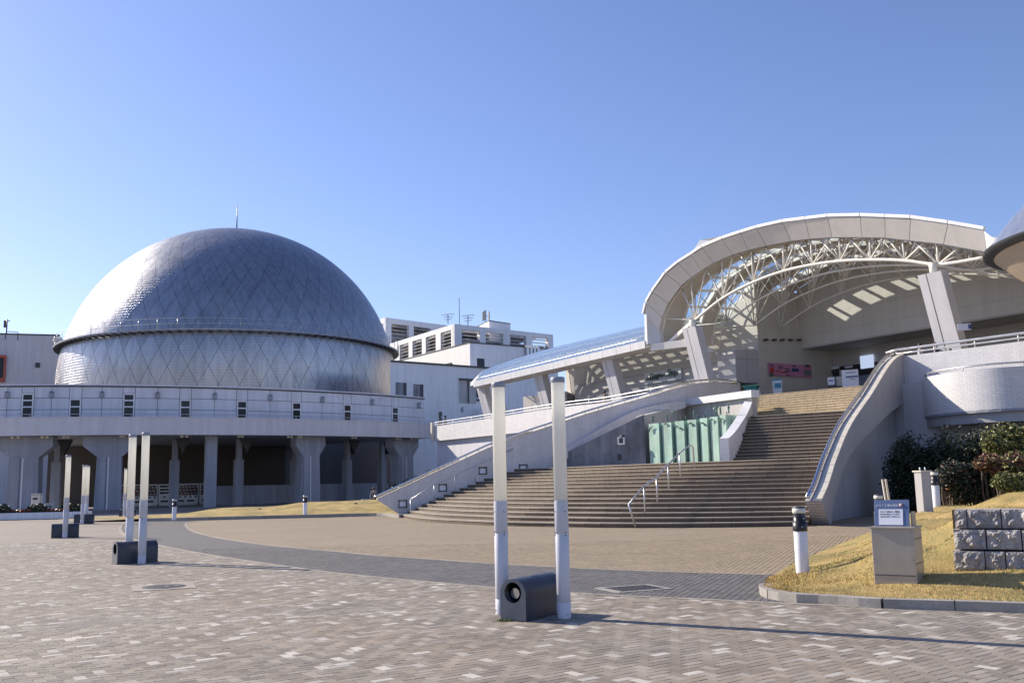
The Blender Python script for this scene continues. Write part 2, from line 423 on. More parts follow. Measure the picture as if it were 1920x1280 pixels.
M['brass'] = mat('handrail_bronze_anodised', (.30, .25, .17), .3, metal=.9, var=.05)
M['saucer_top'] = mat('saucer_metal', (.50, .52, .56), .3, metal=.8, var=.06, vscale=.6)
M['saucer_under'] = mat('saucer_soffit', (.52, .43, .33), .5, var=.06, streak=.08)
M['skin'] = mat('skin', (.45, .28, .20), .5, var=.05)
M['hair'] = mat('dark_hair', (.02, .016, .014), .6)
# ------------------------------------------------------------------ ground and paving
g = MB(); g.quad((-1500, -300, -.07), (1500, -300, -.07), (1500, 2500, -.07), (-1500, 2500, -.07))
g.build('ground', M['ground'], kind='structure')
outer_px = [(264, 972), (240, 977), (227, 986), (229, 998), (250, 1009), (290, 1020), (400, 1041), (500, 1056), (600, 1070), (700, 1081), (812, 1091), (926, 1101), (1073, 1111), (1180, 1117), (1297, 1122), (1440, 1129), (1507, 1132), (1620, 1137)]
inner_px = [(372, 974), (352, 979), (349, 985), (356, 992), (372, 999), (417, 1009), (500, 1021), (570, 1028), (640, 1034), (700, 1040), (812, 1048), (925, 1056), (1071, 1064), (1260, 1072), (1444, 1077)]
OUT = cr([at_z(*p) for p in outer_px], 140); INN = cr([at_z(*p) for p in inner_px], 120)
kerbL = [at_z(*p) for p in [(268, 977), (330, 976), (450, 973), (580, 970), (700, 967), (752, 970)]]
nose_px = [(1436, 1105), (1437, 1095), (1450, 1080), (1480, 1060), (1520, 1042), (1580, 1017), (1640, 994), (1665, 985)]
NOSE = [at_z(*p) for p in nose_px]
bot_px = [(1435, 1108), (1442, 1118), (1484, 1127), (1552, 1131), (1647, 1138), (1750, 1141), (1920, 1147), (2250, 1160)]
BOT = cr([at_z(*p) for p in bot_px], 60)
beige = [(p.x, p.y) for p in INN]+[(p.x, p.y) for p in [at_z(1452, 1078)]]+[(p.x, p.y) for p in NOSE[3:]]+[(20, 34), (20, 60), (-7, 60)]+[(p.x, p.y) for p in kerbL[::-1][:4]]
grey = [(p.x, p.y) for p in OUT]+[(p.x, p.y) for p in BOT[:8][::-1]]+[(p.x, p.y) for p in NOSE[:4]]+[(p.x, p.y) for p in INN[::-1]]+[(p.x, p.y) for p in kerbL[:3][::-1]]
pl = thing('plaza_paving', None, None, (0, 0, 0), kind='structure')
b = MB(); b.quad((-60, 2, -.014), (45, 2, -.014), (45, 31, -.014), (-60, 31, -.014)); b.build('bedding_sand', M['sand'], pl)
b = MB(); b.quad((-90, 31, -.012), (60, 31, -.012), (60, 130, -.012), (-90, 130, -.012)); b.build('far_paving', M['farpav'], pl)
def poly_sheet(name, poly, z, m, parent, ylo):
    import bmesh
    bm = bmesh.new(); vs = [bm.verts.new((p[0], p[1], z)) for p in poly]; f = bm.faces.new(vs)
    bmesh.ops.triangulate(bm, faces=[f])
    geom = bm.verts[:]+bm.edges[:]+bm.faces[:]
    bmesh.ops.bisect_plane(bm, geom=geom, plane_co=(0, ylo, 0), plane_no=(0, -1, 0), clear_outer=True)
    bmesh.ops.recalc_face_normals(bm, faces=bm.faces[:])
    for f in bm.faces:
        if f.normal.z < 0: f.normal_flip()
    me = bpy.data.meshes.new(name); bm.to_mesh(me); bm.free(); me.materials.append(m)
    ul = me.uv_layers.new(name='UVMap'); a = math.radians(68); ca, sa = math.cos(a), math.sin(a)
    for l in me.loops:
        v = me.vertices[l.vertex_index].co; ul.data[l.index].uv = (v.x*ca+v.y*sa, -v.x*sa+v.y*ca)
    return link(name, me, parent)
fc = thing('forecourt_paving', None, None, (0, 0, 0), kind='structure')
rd = thing('curved_path', None, None, (0, 0, 0), kind='structure')
poly_sheet('far_paving', beige, -.006, M['farpavb'], fc, 26.0)
poly_sheet('far_paving', grey, -.004, M['farpavg'], rd, 26.0)

def zone(x, y):
    if inside((x, y), beige): return 'b'
    if inside((x, y), grey): return 'g'
    return 'p'
def seen(x, y, margin=.3):
    return y > 7.0 and abs(x) < y*.545+margin
def dist_poly(x, y, pts):
    A = DP[pts]; return float(np.min(np.hypot(A[:, 0]-x, A[:, 1]-y)))
DP = {'o': np.array([(p.x, p.y) for p in cr(OUT, 900)]), 'i': np.array([(p.x, p.y) for p in cr(INN, 700)])}
nose_poly = [(p.x, p.y) for p in BOT]+[(14, 40), (12, 34)]+[(p.x, p.y) for p in NOSE[::-1]]
pav = {'p': [], 'g': [], 'b': []}   # (x,y,ang,len,wid,class)
def rot(a, x, y): return (x*math.cos(a)-y*math.sin(a), x*math.sin(a)+y*math.cos(a))
A1 = math.radians(36); U = .1
rng = random.Random(3)
for i in range(-340, 340):
    for j in range(-340, 340):
        r = (i-j) % 4
        if r == 0: cx, cy, ro = (i+1)*U, (j+.5)*U, 0
        elif r == 3: cx, cy, ro = (i+.5)*U, (j+1)*U, math.pi/2
        else: continue
        x, y = rot(A1, cx, cy); y += 12
        if not seen(x, y) or y > 31: continue
        if inside((x, y), nose_poly): continue
        if zone(x, y) != 'p': continue
        pav['p'].append((x, y, A1+ro))
A2 = math.radians(68)
for i in range(-170, 170):
    for j in range(-340, 340):
        cx, cy = (i+.5*(j % 2))*.2, j*.1
        x, y = rot(A2, cx, cy); y += 18
        if not seen(x, y) or y > 26.0 or y < 11: continue
        if inside((x, y), nose_poly): continue
        z = zone(x, y)
        if z == 'p': continue
        pav[z].append((x, y, A2))
def paver_geo(mb, x, y, a, z, L, W, m, tx=0, ty=0):
    ca, sa = math.cos(a), math.sin(a); g2 = .003; bv = .0055; vs = []
    for (sx, sy, ins, zz) in [(-1, -1, g2, z-.008), (1, -1, g2, z-.008), (1, 1, g2, z-.008), (-1, 1, g2, z-.008),
                              (-1, -1, bv, z), (1, -1, bv, z), (1, 1, bv, z), (-1, 1, bv, z)]:
        lx = sx*(L/2-ins); ly = sy*(W/2-ins)
        vs.append((x+lx*ca-ly*sa, y+lx*sa+ly*ca, zz+lx*tx+ly*ty))
    mb.add(vs, [(4, 5, 6, 7), (0, 1, 5, 4), (1, 2, 6, 5), (2, 3, 7, 6), (3, 0, 4, 7)], m)
ones = {}
for nm, mm in (('w', 'pavw'), ('p', 'pav'), ('m', 'pavm')):
    q = MB(); paver_geo(q, 0, 0, 0, 0, .2, .1, 0); ones[nm] = q.mesh('paver', M[mm])
P = sorted(pav['p'], key=lambda t: t[0]**2+t[1]**2); near = P[:290]; rest = P[290:]
def cls(x, y):
    d = noise.noise(Vector((x*.35, y*.35, 3)))
    r = rng.random(); pw = .10+.09*d+.035*(x > -2); pw = max(.012, pw)
    return 'w' if r < pw*.6 else ('m' if r < pw*.6+.20 else 'p')
for (x, y, a) in near:
    k = cls(x, y)
    o = bpy.data.objects.new('paver', ones[k]); C.objects.link(o); o.parent = pl
    o.location = (x, y, rng.uniform(-.0012, .0012)); o.rotation_euler = (rng.gauss(0, .004), rng.gauss(0, .004), a)
q = MB()
for (x, y, a) in rest:
    paver_geo(q, x, y, a, rng.uniform(-.001, .001), .2, .1, {'p': 0, 'w': 1, 'm': 2}[cls(x, y)], rng.gauss(0, .004), rng.gauss(0, .004))
q.build('paver_field', [M['pav'], M['pavw'], M['pavm']], pl, kind='stuff')
for z, par, mm in (('g', rd, 'pavg'), ('b', fc, 'pavb')):
    q = MB(); L = sorted(pav[z], key=lambda t: t[0]**2+t[1]**2)
    s1 = MB(); paver_geo(s1, 0, 0, 0, 0, .2, .1, 0); me = s1.mesh('paver', M[mm])
    for n_, (x, y, a) in enumerate(L):
        if n_ < 250:
            o = bpy.data.objects.new('paver', me); C.objects.link(o); o.parent = par
            o.location = (x, y, rng.uniform(-.0012, .0012)); o.rotation_euler = (rng.gauss(0, .004), rng.gauss(0, .004), a)
        else: paver_geo(q, x, y, a, rng.uniform(-.001, .001), .2, .1, 0, rng.gauss(0, .004), rng.gauss(0, .004))
    q.build('paver_field', M[mm], par, kind='stuff')
# pale edging strips, one stone at a time
def edging(name, pts, parent_kind, wd, mm, h=.006, step=1.0, z0=-.02):
    root = thing(name, None, None, (0, 0, 0), kind='structure'); L = [0]
    for i in range(len(pts)-1): L.append(L[-1]+(pts[i+1]-pts[i]).length)
    n = max(2, int(L[-1]/step)); D = cr(pts, n*3+1)
    for k in range(n):
        seg = D[k*3:k*3+4]; A = offs([p.to_2d() for p in seg], -wd/2); B = offs([p.to_2d() for p in seg], wd/2)
        t = (seg[-1]-seg[0]).normalized()*.006
        A[0] += t.to_2d(); B[0] += t.to_2d(); A[-1] -= t.to_2d(); B[-1] -= t.to_2d()
        q = MB(); q.prism([tuple(p) for p in A]+[tuple(p) for p in B[::-1]], z0, h)
        q.build('kerb_stone' if h > .05 else 'edging_stone', M[mm], root)
    return root
edging('paving_edge', OUT, 0, .11, 'edging', .005, 1.2)
edging('paving_edge', INN, 0, .11, 'edging', .006, 1.2)
edging('lawn_kerb', BOT, 0, .17, 'kerb', .11, .75)
edging('lawn_kerb', [p for p in cr(kerbL, 20)], 0, .2, 'kerb', .16, 1.6)

# ------------------------------------------------------------------ lawns
def idw(ctrl):
    def f(x, y):
        sw = 0; sz = 0
        for cx, cy, cz in ctrl:
            d2 = (x-cx)**2+(y-cy)**2+.05; wt = 1/d2**1.6; sw += wt; sz += wt*cz
        return sz/sw
    return f
ctrl = [(p.x, p.y, .10) for p in BOT[::4]]+[(p.x, p.y, .02) for p in cr(NOSE, 12)]
for (x, y, z) in [(5.0, 12.6, .2), (4.5, 14.6, .14), (5.6, 13.0, .3), (6.6, 12.6, .36), (7.6, 12.5, .36), (9, 12.3, .38), (6.0, 13.0, .32), (6.6, 13.6, 1.0), (7.4, 13.5, 1.02), (9, 13.3, 1.05), (11, 13.2, 1.1),
                  (8.5, 17, 1.0), (11, 20, 1.1), (13.3, 25, 1.08), (10.2, 22, .74), (9.0, 21, .62), (10.2, 24.5, .66), (12, 27, .7), (16, 30, .9), (20, 34, 1.), (14, 36, .4), (8.6, 22.5, .3), (6.5, 17, .25), (8.2, 19, .55), (9.6, 25.5, .2), (5.9, 14.6, .5), (12, 33, .3)]:
    ctrl.append((x, y, z))
ZR = idw(ctrl)
A = cr([(p.x, p.y, 0) for p in NOSE]+[(12.6, 31, 0), (16.5, 40, 0)], 90); B = cr([(p.x, p.y, 0) for p in BOT]+[(24, 12, 0), (26, 34, 0)], 90)
q = MB(); nu, nv = 90, 46; vs = []
for i in range(nu):
    for j in range(nv):
        p = A[i].lerp(B[i], j/(nv-1)); z = ZR(p.x, p.y)
        edge = min(1, j/2.0)
        z = z*edge+.005*(1-edge)+.018*noise.noise(Vector((p.x*1.4, p.y*1.4, 0)))*edge
        vs.append((p.x, p.y, z))
q.add(vs, [(i*nv+j, i*nv+j+1, (i+1)*nv+j+1, (i+1)*nv+j) for i in range(nu-1) for j in range(nv-1)], 0, True)
q.f = [f[::-1] for f in q.f]
lawn_r = q.build('lawn', M['lawn'], kind='structure')
A = [Vector((p.x, p.y+.1, 0)) for p in cr(kerbL, 50)]
ctrl = []
for p in A[::3]: ctrl.append((p.x, p.y, .12))
for (px, y, z) in [(600, 54, .42), (600, 58, .66), (680, 54, .45), (690, 58, .70), (740, 58, .72), (450, 54, .3), (450, 58, .42), (340, 55, .22), (300, 56, .1), (500, 64, .3), (700, 64, .5), (340, 63, .02), (240, 60, 0), (250, 66, 0)]:
    v = at_d(px, 900, y); ctrl.append((v.x, v.y, z))
ZL = idw(ctrl); q = MB(); nu, nv = 50, 22; vs = []
for i in range(nu):
    for j in range(nv):
        p = A[i]; e = j/(nv-1); u = i/(nu-1)
        x = p.x*(1+.27*e); y = p.y+(1.5+12*min(1, u*2.2))*e
        vs.append((x, y, max(-.02, ZL(x, y))+.02*noise.noise(Vector((x, y, 0)))))
q.add(vs, [(i*nv+j, (i+1)*nv+j, (i+1)*nv+j+1, i*nv+j+1) for i in range(nu-1) for j in range(nv-1)], 0, True)
q.build('lawn', M['lawn'], kind='structure')
# dry grass blades on the near lawn
M['blade'] = mat('dry_grass_blade', (.60, .43, .17), .8, var=.35, vscale=1.3, rnd=.3, warm=(.48, .35, .11))
M['bladeg'] = mat('green_grass_blade', (.15, .20, .05), .8, var=.3, vscale=1.3, rnd=.3)
q = MB(); rr = random.Random(11); vs = []; fs = []; ms = []
Ag = cr([(p.x, p.y, 0) for p in NOSE]+[(12.6, 31, 0), (16.5, 40, 0)], 90)
for k in range(60000):
    u = rr.random()**1.5*60; i = int(u); t = rr.random()
    a = Ag[i].lerp(Ag[i+1], u-i); b_ = B[i].lerp(B[i+1], u-i) if i+1 < len(B) else B[i]
    p = a.lerp(b_, .012+.98*t)
    if p.y < 9 or abs(p.x) > p.y*.56: continue
    z = ZR(p.x, p.y)*min(1, t*23)+.005; gr = noise.noise(Vector((p.x*.9, p.y*.9, 7)))
    h = rr.uniform(.008, .024)*(1.5 if gr > .35 else 1); an = rr.random()*6.28; wd = .006
    c_, s_ = math.cos(an)*wd, math.sin(an)*wd; lx, ly = rr.gauss(0, .018), rr.gauss(0, .018); o = len(vs)
    vs += [(p.x-c_, p.y-s_, z-.01), (p.x+c_, p.y+s_, z-.01), (p.x+lx, p.y+ly, z+h)]
    fs.append((o, o+1, o+2)); ms.append(1 if (gr > .12 and p.x > 4.6 and rr.random() < .5) or rr.random() < .04 else 0)
q.v = vs; q.f = [list(f) for f in fs]; q.m = ms; q.sm = [False]*len(fs)
q.build('grass', [M['blade'], M['bladeg']], kind='stuff')

# under-ring floor
RC = None
def circ3(a, b, c):
    ax, ay = a; bx, by = b; cx, cy = c; d = 2*(ax*(by-cy)+bx*(cy-ay)+cx*(ay-by))
    ux = ((ax*ax+ay*ay)*(by-cy)+(bx*bx+by*by)*(cy-ay)+(cx*cx+cy*cy)*(ay-by))/d
    uy = ((ax*ax+ay*ay)*(cx-bx)+(bx*bx+by*by)*(ax-cx)+(cx*cx+cy*cy)*(bx-ax))/d
    return (ux, uy), math.hypot(ax-ux, ay-uy)
ZP = 6.9   # top of the ring's parapet
def ringpt(px, py, z):
    r = ray(px, py); t = (z-EYE)/r.z; return (r.x*t, r.y*t)
(RCX, RCY), RR = circ3(ringpt(0, 783.5, ZP), ringpt(450, 784, ZP), ringpt(812, 795, ZP))
print('ring centre', RCX, RCY, 'R', RR)
def rp(a, r): return (RCX+r*math.sin(a), RCY-r*math.cos(a))   # angle 0 faces the camera side
def ring_ang(px, r):
    "angle on the circle of radius r seen in pixel column px (at y about 850)"
    d = ray(px, 850); d2 = Vector((d.x, d.y)).normalized(); c = Vector((RCX, RCY)); b_ = d2.dot(c); dd = b_*b_-c.dot(c)+r*r
    t = b_-math.sqrt(max(0, dd)); p = d2*t; return math.atan2(p.x-RCX, RCY-p.y)
a_l, a_r = ring_ang(-140, RR), ring_ang(815, RR)
print('ring angles', math.degrees(a_l), math.degrees(a_r))
arc = lambda r, a, b, n: [rp(a+(b-a)*i/(n-1), r) for i in range(n)]
q = MB(); q.prism(arc(RR-.3, a_l-.1, a_r+.12, 30)+arc(RR-24, a_l-.1, a_r+.12, 30)[::-1], -.05, .16)
q.build('under_ring_floor', M['ground'], kind='structure')
# ------------------------------------------------------------------ ring building round the dome
c0 = rp((a_l+a_r)/2, RR)
ring = thing('ring_building', 'long curved grey two-storey gallery on heavy piers in front of the dome', 'building', (c0[0], c0[1], 0))
ZB = 5.62; RF = RR-2.4     # underside of the band, radius of the panel facade
q = MB(); q.wall(arc(RR, a_l, a_r, 70), ZB, ZP, -.35, 0); q.build('parapet', M['ring_wall'], ring)
q = MB(); q.wall(arc(RR+.05, a_l, a_r, 70), ZP, ZP+.05, -.45); q.wall(arc(RR+.012, a_l, a_r, 70), ZP-.36, ZP-.33, -.03)
q.build('parapet_cap', M['panel'], ring)
q = MB(); q.prism(arc(RR-.35, a_l, a_r, 50)+arc(RR-22, a_l, a_r, 50)[::-1], ZB+.02, ZB+.5); q.build('deck_slab', M['pier'], ring)
q = MB()
hr = arc(RR-.12, a_l, a_r, 60); q.tube([(p[0], p[1], ZP+.26) for p in hr], .028, 6)
for p in hr[::2]: q.tube([(p[0], p[1], ZP+.04), (p[0], p[1], ZP+.26)], .018, 5)
q.build('handrail', M['galv'], ring)
# facade: backing plus separate panels in three rows
def ztop(px, py): return on_path(arc(RF, a_l, a_r, 60), px, py).z
ZT = (ztop(140, 724)+ztop(480, 727)+ztop(230, 724))/3; print('ring facade top', ZT, ztop(0, 730), ztop(680, 737))
ZF0 = ZB+.5
q = MB(); q.wall(arc(RF-.05, a_l, a_r+.035, 70), ZF0, ZT, -.3); q.build('backing_wall', M['joint'], ring)
q = MB(); q.wall(arc(RF+.14, a_l, a_r+.035, 70), ZT, ZT+.10, -.9); q.build('roof_edge', M['panel'], ring)
q = MB(); q.wall(arc(RF+.11, a_l, a_r+.035, 70), ZT-.07, ZT-.005, -.2); q.build('roof_gutter', M['dark'], ring)
q = MB(); q.prism(arc(RF-.2, a_l, a_r+.035, 40)+arc(RF-10, a_l, a_r+.035, 40)[::-1], ZT-.3, ZT-.1); q.build('roof', M['concrete_lt'], ring)
zr = [ZF0, ZF0+.95, 0, ZT-.08]; zr[1] = ZP+(ZT-ZP)*.30; zr[2] = ZP+(ZT-ZP)*.64; zr = [ZF0, zr[1], zr[2], ZT-.08]
wa = [ring_ang(px, RF) for px in (47, 137, 238, 345, 452, 555, 651, 741, 826, 905)]
la = [ring_ang(px, RF) for px in (8, 92, 187, 292, 400, 505, 603, 697, 785, 866)]
dth = (wa[5]-wa[3])/2/(RF)*RF
wh = .44/RF   # half window width angle
def apanel(a, b, z0, z1, m='panel', name='facade_panel', par=ring, r=None, dd=.05):
    r = r or RF; g_ = .018/r; n = 3
    q = MB(); q.wall(arc(r, a+g_, b-g_, n), z0+.018, z1-.018, -dd); return q.build(name, M[m], par)
cuts = sorted(wa+la+[a_l, a_r+.035])
cuts = [c for c in cuts if a_l <= c <= a_r+.035]
for i in range(len(cuts)-1):
    a = cuts[i]+(wh if cuts[i] in wa else 0); b = cuts[i+1]-(wh if cuts[i+1] in wa else 0)
    if b-a < .005: continue
    for k in range(3): apanel(a, b, zr[k], zr[k+1])
mullion = M['panel']
for i, a in enumerate(wa):
    zs = ZP+(ZT-ZP)*(.78 if i in (0, 2) else .62)
    apanel(a-wh, a+wh, zs, ZT-.08)
    t = Vector((math.cos(a), math.sin(a), 0)); nrm = Vector((math.sin(a), -math.cos(a), 0)); c = Vector((*rp(a, RF-.03), 0))
    q = MB(); hw = .42
    for u in (-hw+.05, hw-.05):
        p = c+t*u+nrm*.03; q.box((p.x, p.y, (ZF0+zs)/2), (.1, .09, zs-ZF0-.03), a)
    levels = [zs-.06, ZP+(ZT-ZP)*.38, ZP-.05]+([ZP+(ZT-ZP)*.57] if i in (0, 2) else [])
    for z in levels:
        p = c+nrm*.032; q.box((p.x, p.y, z), (2*hw-.2, .08, .1), a)
    win = q.build('window', M['render'], ring)
    lv = sorted(levels)+[]
    for z0, z1 in zip(lv[:-1], lv[1:]):
        p = c+nrm*.01; q = MB(); q.box((p.x, p.y, (z0+z1)/2), (2*hw-.2, .03, z1-z0-.1), a); q.build('pane', M['winglass'], win)
    p = c+nrm*.01; q = MB(); q.box((p.x, p.y, (ZF0+ZP-.1)/2), (2*hw-.2, .03, ZP-.1-ZF0), a); q.build('pane', M['winglass'], win)
for a in la:
    t = Vector((math.cos(a), math.sin(a), 0)); nrm = Vector((math.sin(a), -math.cos(a), 0)); c = Vector((*rp(a, RF), 0))+nrm*.09
    z = ZP+(ZT-ZP)*.72; q = MB(); q.box((c.x, c.y, z), (.32, .2, .42), a, bev=.04); c2 = c+nrm*.06; q.box((c2.x, c2.y, z+.26), (.24, .3, .05), a)
    q.build('wall_lamp', M['grey_metal'] if False else M['pier'], ring)
# piers
def pier(px, r, wd, hw, dep=1.1, label=None, taper=True):
    a = ring_ang(px, r); c = rp(a, r-dep/2); rt = thing('x', None, None)
    bpy.data.objects.remove(rt)
    q = MB(); Mx = Matrix.Translation((c[0], c[1], 0)) @ Matrix.Rotation(a, 4, 'Z'); w2 = wd/2; h2 = hw/2; zs = ZB-1.55
    prof = [(-w2-.1, .1), (w2+.1, .1), (w2, zs), (h2, ZB-.75), (h2, ZB), (-h2, ZB), (-h2, ZB-.75), (-w2, zs)] if hw > wd else [(-w2, .1), (w2, .1), (w2, ZB), (-w2, ZB)]
    n = len(prof); vs = [Mx @ Vector((x, -dep/2, z)) for x, z in prof]+[Mx @ Vector((x, dep/2, z)) for x, z in prof]
    q.add(vs, [tuple(range(n)), tuple(range(n, 2*n))[::-1]]+[((i+1) % n, i, n+i, n+(i+1) % n) for i in range(n)])
    o = q.build('pier', M['pier'], ring)
    if hw > wd:
        q = MB(); p = Mx @ Vector((-w2*.55, -dep/2-.06, 0)); q.box((p.x, p.y, zs/2+.02), (w2*.62, .12, zs-.1), a); q.build('pilaster', M['pier'], o)
        p = Mx @ Vector((-w2*.05, -dep/2-.03, 0)); q = MB(); q.box((p.x, p.y, zs/2+.02), (.10, .06, zs-.1), a); q.build('drain_pipe', M['panel'], o)
for px, wd, hw in ((45, 2.0, 3.9), (205, 1.7, 3.7), (583, 1.55, 2.6), (762, 1.7, 3.1)): pier(px, RR-1.2, wd, hw)
pier(397, RR-1.2, .82, .82, .8)
for px, r in ((328, RR-6), (448, RR-6), (553, RR-9), (651, RR-7), (716, RR-6.5), (108, RR-7)):
    a = ring_ang(px, r); c = rp(a, r); q = MB(); q.box((c[0], c[1], 2.0), (.72, .6, 3.8), a, bev=.02); q.box((c[0], c[1], 4.75), (.42, .4, 1.7), a)
    q.build('inner_column', M['pier'], ring)
    q = MB(); nrm = Vector((math.sin(a), -math.cos(a), 0)); t = Vector((math.cos(a), math.sin(a), 0))
    for s_ in (-1,):
        p0 = Vector((c[0], c[1], ZB))+t*.55+nrm*.4; q.add([p0-t*.55, p0+t*.55, p0-Vector((0, 0, 1.2)), p0-t*.55-nrm*.5, p0+t*.55-nrm*.5, p0-Vector((0, 0, 1.2))-nrm*.5],
              [(0, 2, 1), (3, 4, 5), (0, 1, 4, 3), (1, 2, 5, 4), (2, 0, 3, 5)])
    q.build('corbel', M['dark'], ring)
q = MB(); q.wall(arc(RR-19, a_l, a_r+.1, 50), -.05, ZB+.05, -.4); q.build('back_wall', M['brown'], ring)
q = MB(); q.wall(arc(RR-8.5, ring_ang(400, RR-8.5), ring_ang(730, RR-8.5), 24), .1, 1.75, -.35); q.build('low_wall', M['pier'], ring)
for px in (22, 33, 78, 87, 119, 126, 226, 231, 340, 349, 447, 453, 540, 546, 560, 564, 661, 667, 744, 750, 772, 780):
    a = ring_ang(px, RR-.6); c = rp(a, RR-.6); q = MB(); q.lathe([(.02, 0), (.13, 0), (.13, -.2), (.10, -.2), (.0, -.17)], (c[0], c[1], ZB+.02), 8); q.build('downlight', M['coping'], ring)
# vending machines under the gallery
def vending(kind):
    t = thing('vending_machine', None, 'vending machine', (0, 0, 0), group='vending machines under the gallery')
    q = MB(); q.box((0, 0, .98), (1.16, .75, 1.78), bev=.02); q.box((0, 0, .05), (1.0, .65, .1)); q.build('cabinet', M['white_clean'], t)
    if kind == 0:
        q = MB(); q.box((0, -.38, 1.32), (1.0, .03, .9)); q.build('display_window', M['winglass'], t)
        for k in range(3):
            q = MB()
            for i in range(9): q.box((-.42+.105*i, -.405, 1.02+.28*k), (.065, .04, .17), m=(i*7+k) % 3)
            q.build('drink_row', [M['red'], M['coping'], M['cyan']], t)
    else:
        for k in range(3):
            q = MB(); q.box((0, -.38, 1.66-.28*k), (.95, .03, .17)); q.build('display_window', M['winglass'], t)
    q = MB(); q.box((-.08, -.385, .38), (.62, .03, .16)); q.build('delivery_slot', M['dark'], t)
    q = MB(); q.box((.34, -.385, .74), (.12, .04, .2)); q.box((-.1, -.385, .74), (.2, .03, .12)); q.build('coin_panel', M['dark'], t)
    return t
v0 = vending(0); v1 = vending(1)
vr = RR-14
labs = {240: 'white drinks vending machine leftmost in the row, right beside the wide pier', 262: 'white drinks vending machine behind the two lit lamp tubes', 285: 'white vending machine with red display panel right of the lamp tubes',
        312: 'white vending machine with three dark display slots, left of the slim column', 341: 'white vending machine half hidden by the slim column', 360: 'white vending machine with colourful lit display between two columns', 387: 'rightmost white vending machine cut off by the square column'}
used = {0: False, 1: False}
for px, lb in labs.items():
    a = ring_ang(px, vr); c = rp(a, vr); k = 1 if px == 312 else 0
    o = (v0, v1)[k] if not used[k] else copy_tree((v0, v1)[k]); used[k] = True
    place(o, (c[0], c[1], .16), a, lb)
def at(px, py, z): return at_z(px, py, z)
# white planter troughs with small shrubs at far left
def planter(bloom):
    t = thing('planter', None, 'planter', group='planters before the gallery')
    q = MB(); q.box((0, 0, .2), (2.3, .7, .4), bev=.03); q.build('trough', M['white_clean'], t)
    q = MB(); r_ = random.Random(5+bloom)
    for k in range(700):
        a = r_.random()*6.28; u = r_.random()**.5
        if bloom: p = Vector((r_.uniform(-1.05, 1.05), r_.uniform(-.28, .28), .42+r_.random()*.14))
        else: p = Vector((math.cos(a)*u*.75, math.sin(a)*u*.3, .42+r_.random()*.55*(1-u*u*.8)))
        s_ = .05; d1 = Vector((r_.gauss(0, 1), r_.gauss(0, 1), r_.gauss(0, 1))).normalized()*s_; d2 = d1.orthogonal().normalized()*s_
        q.add([p-d1, p-d2, p+d1, p+d2], [(0, 1, 2, 3)], (1 if bloom and r_.random() < .35 else 0))
    q.build('foliage', [M['hedge_leaf'], M['orange']], t); return t
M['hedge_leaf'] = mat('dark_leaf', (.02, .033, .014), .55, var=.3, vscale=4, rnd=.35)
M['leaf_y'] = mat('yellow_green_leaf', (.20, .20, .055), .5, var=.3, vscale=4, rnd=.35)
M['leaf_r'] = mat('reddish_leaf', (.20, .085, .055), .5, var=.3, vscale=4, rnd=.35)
pA = planter(0); pB = planter(1); d = 56
for k, (px, pr, lb) in enumerate([(4, pA, 'white trough with a dark round shrub at the left edge of the plaza'), (31, pB, 'white trough of low orange flowers left of the rubbish bin'), (68, pA, 'white trough with dark shrub in front of the rubbish bin'), (101, pB, 'white trough of orange flowers just left of the twin lamp'), (128, pA, 'white trough with shrub partly behind the twin lamp')]):
    o = pr if k < 2 else copy_tree(pr); v = at_d(px, 900, 57); place(o, (v.x, 57+.1*k, 0), .05, lb)
v = at_d(72, 900, 63)
t = thing('rubbish_bin', 'tall beige rubbish bin beside the left pier', 'bin', (v.x, 63, 0))
q = MB(); q.box((v.x, 63, .75), (.55, .5, 1.3), bev=.03); q.build('body', M['coping'], t)
q = MB(); q.box((v.x, 63, 1.43), (.62, .56, .1), bev=.02); q.build('lid', M['concrete_lt'], t)
q = MB(); q.box((v.x-.02, 62.74, 1.15), (.3, .03, .12)); q.build('opening', M['black'], t)
v = at_d(96, 900, 68)
t = thing('utility_box', 'small pale box on the ground under the gallery, right of the bin', 'box', (v.x, 68, 0))
q = MB(); q.box((v.x, 68, .45), (.65, .4, .7), bev=.02); q.build('box', M['concrete_lt'], t)
q = MB(); q.box((v.x-.12, 67.79, .55), (.16, .02, .16)); q.box((v.x+.12, 67.79, .55), (.16, .02, .16)); q.build('socket_cover', M['dark'], t)

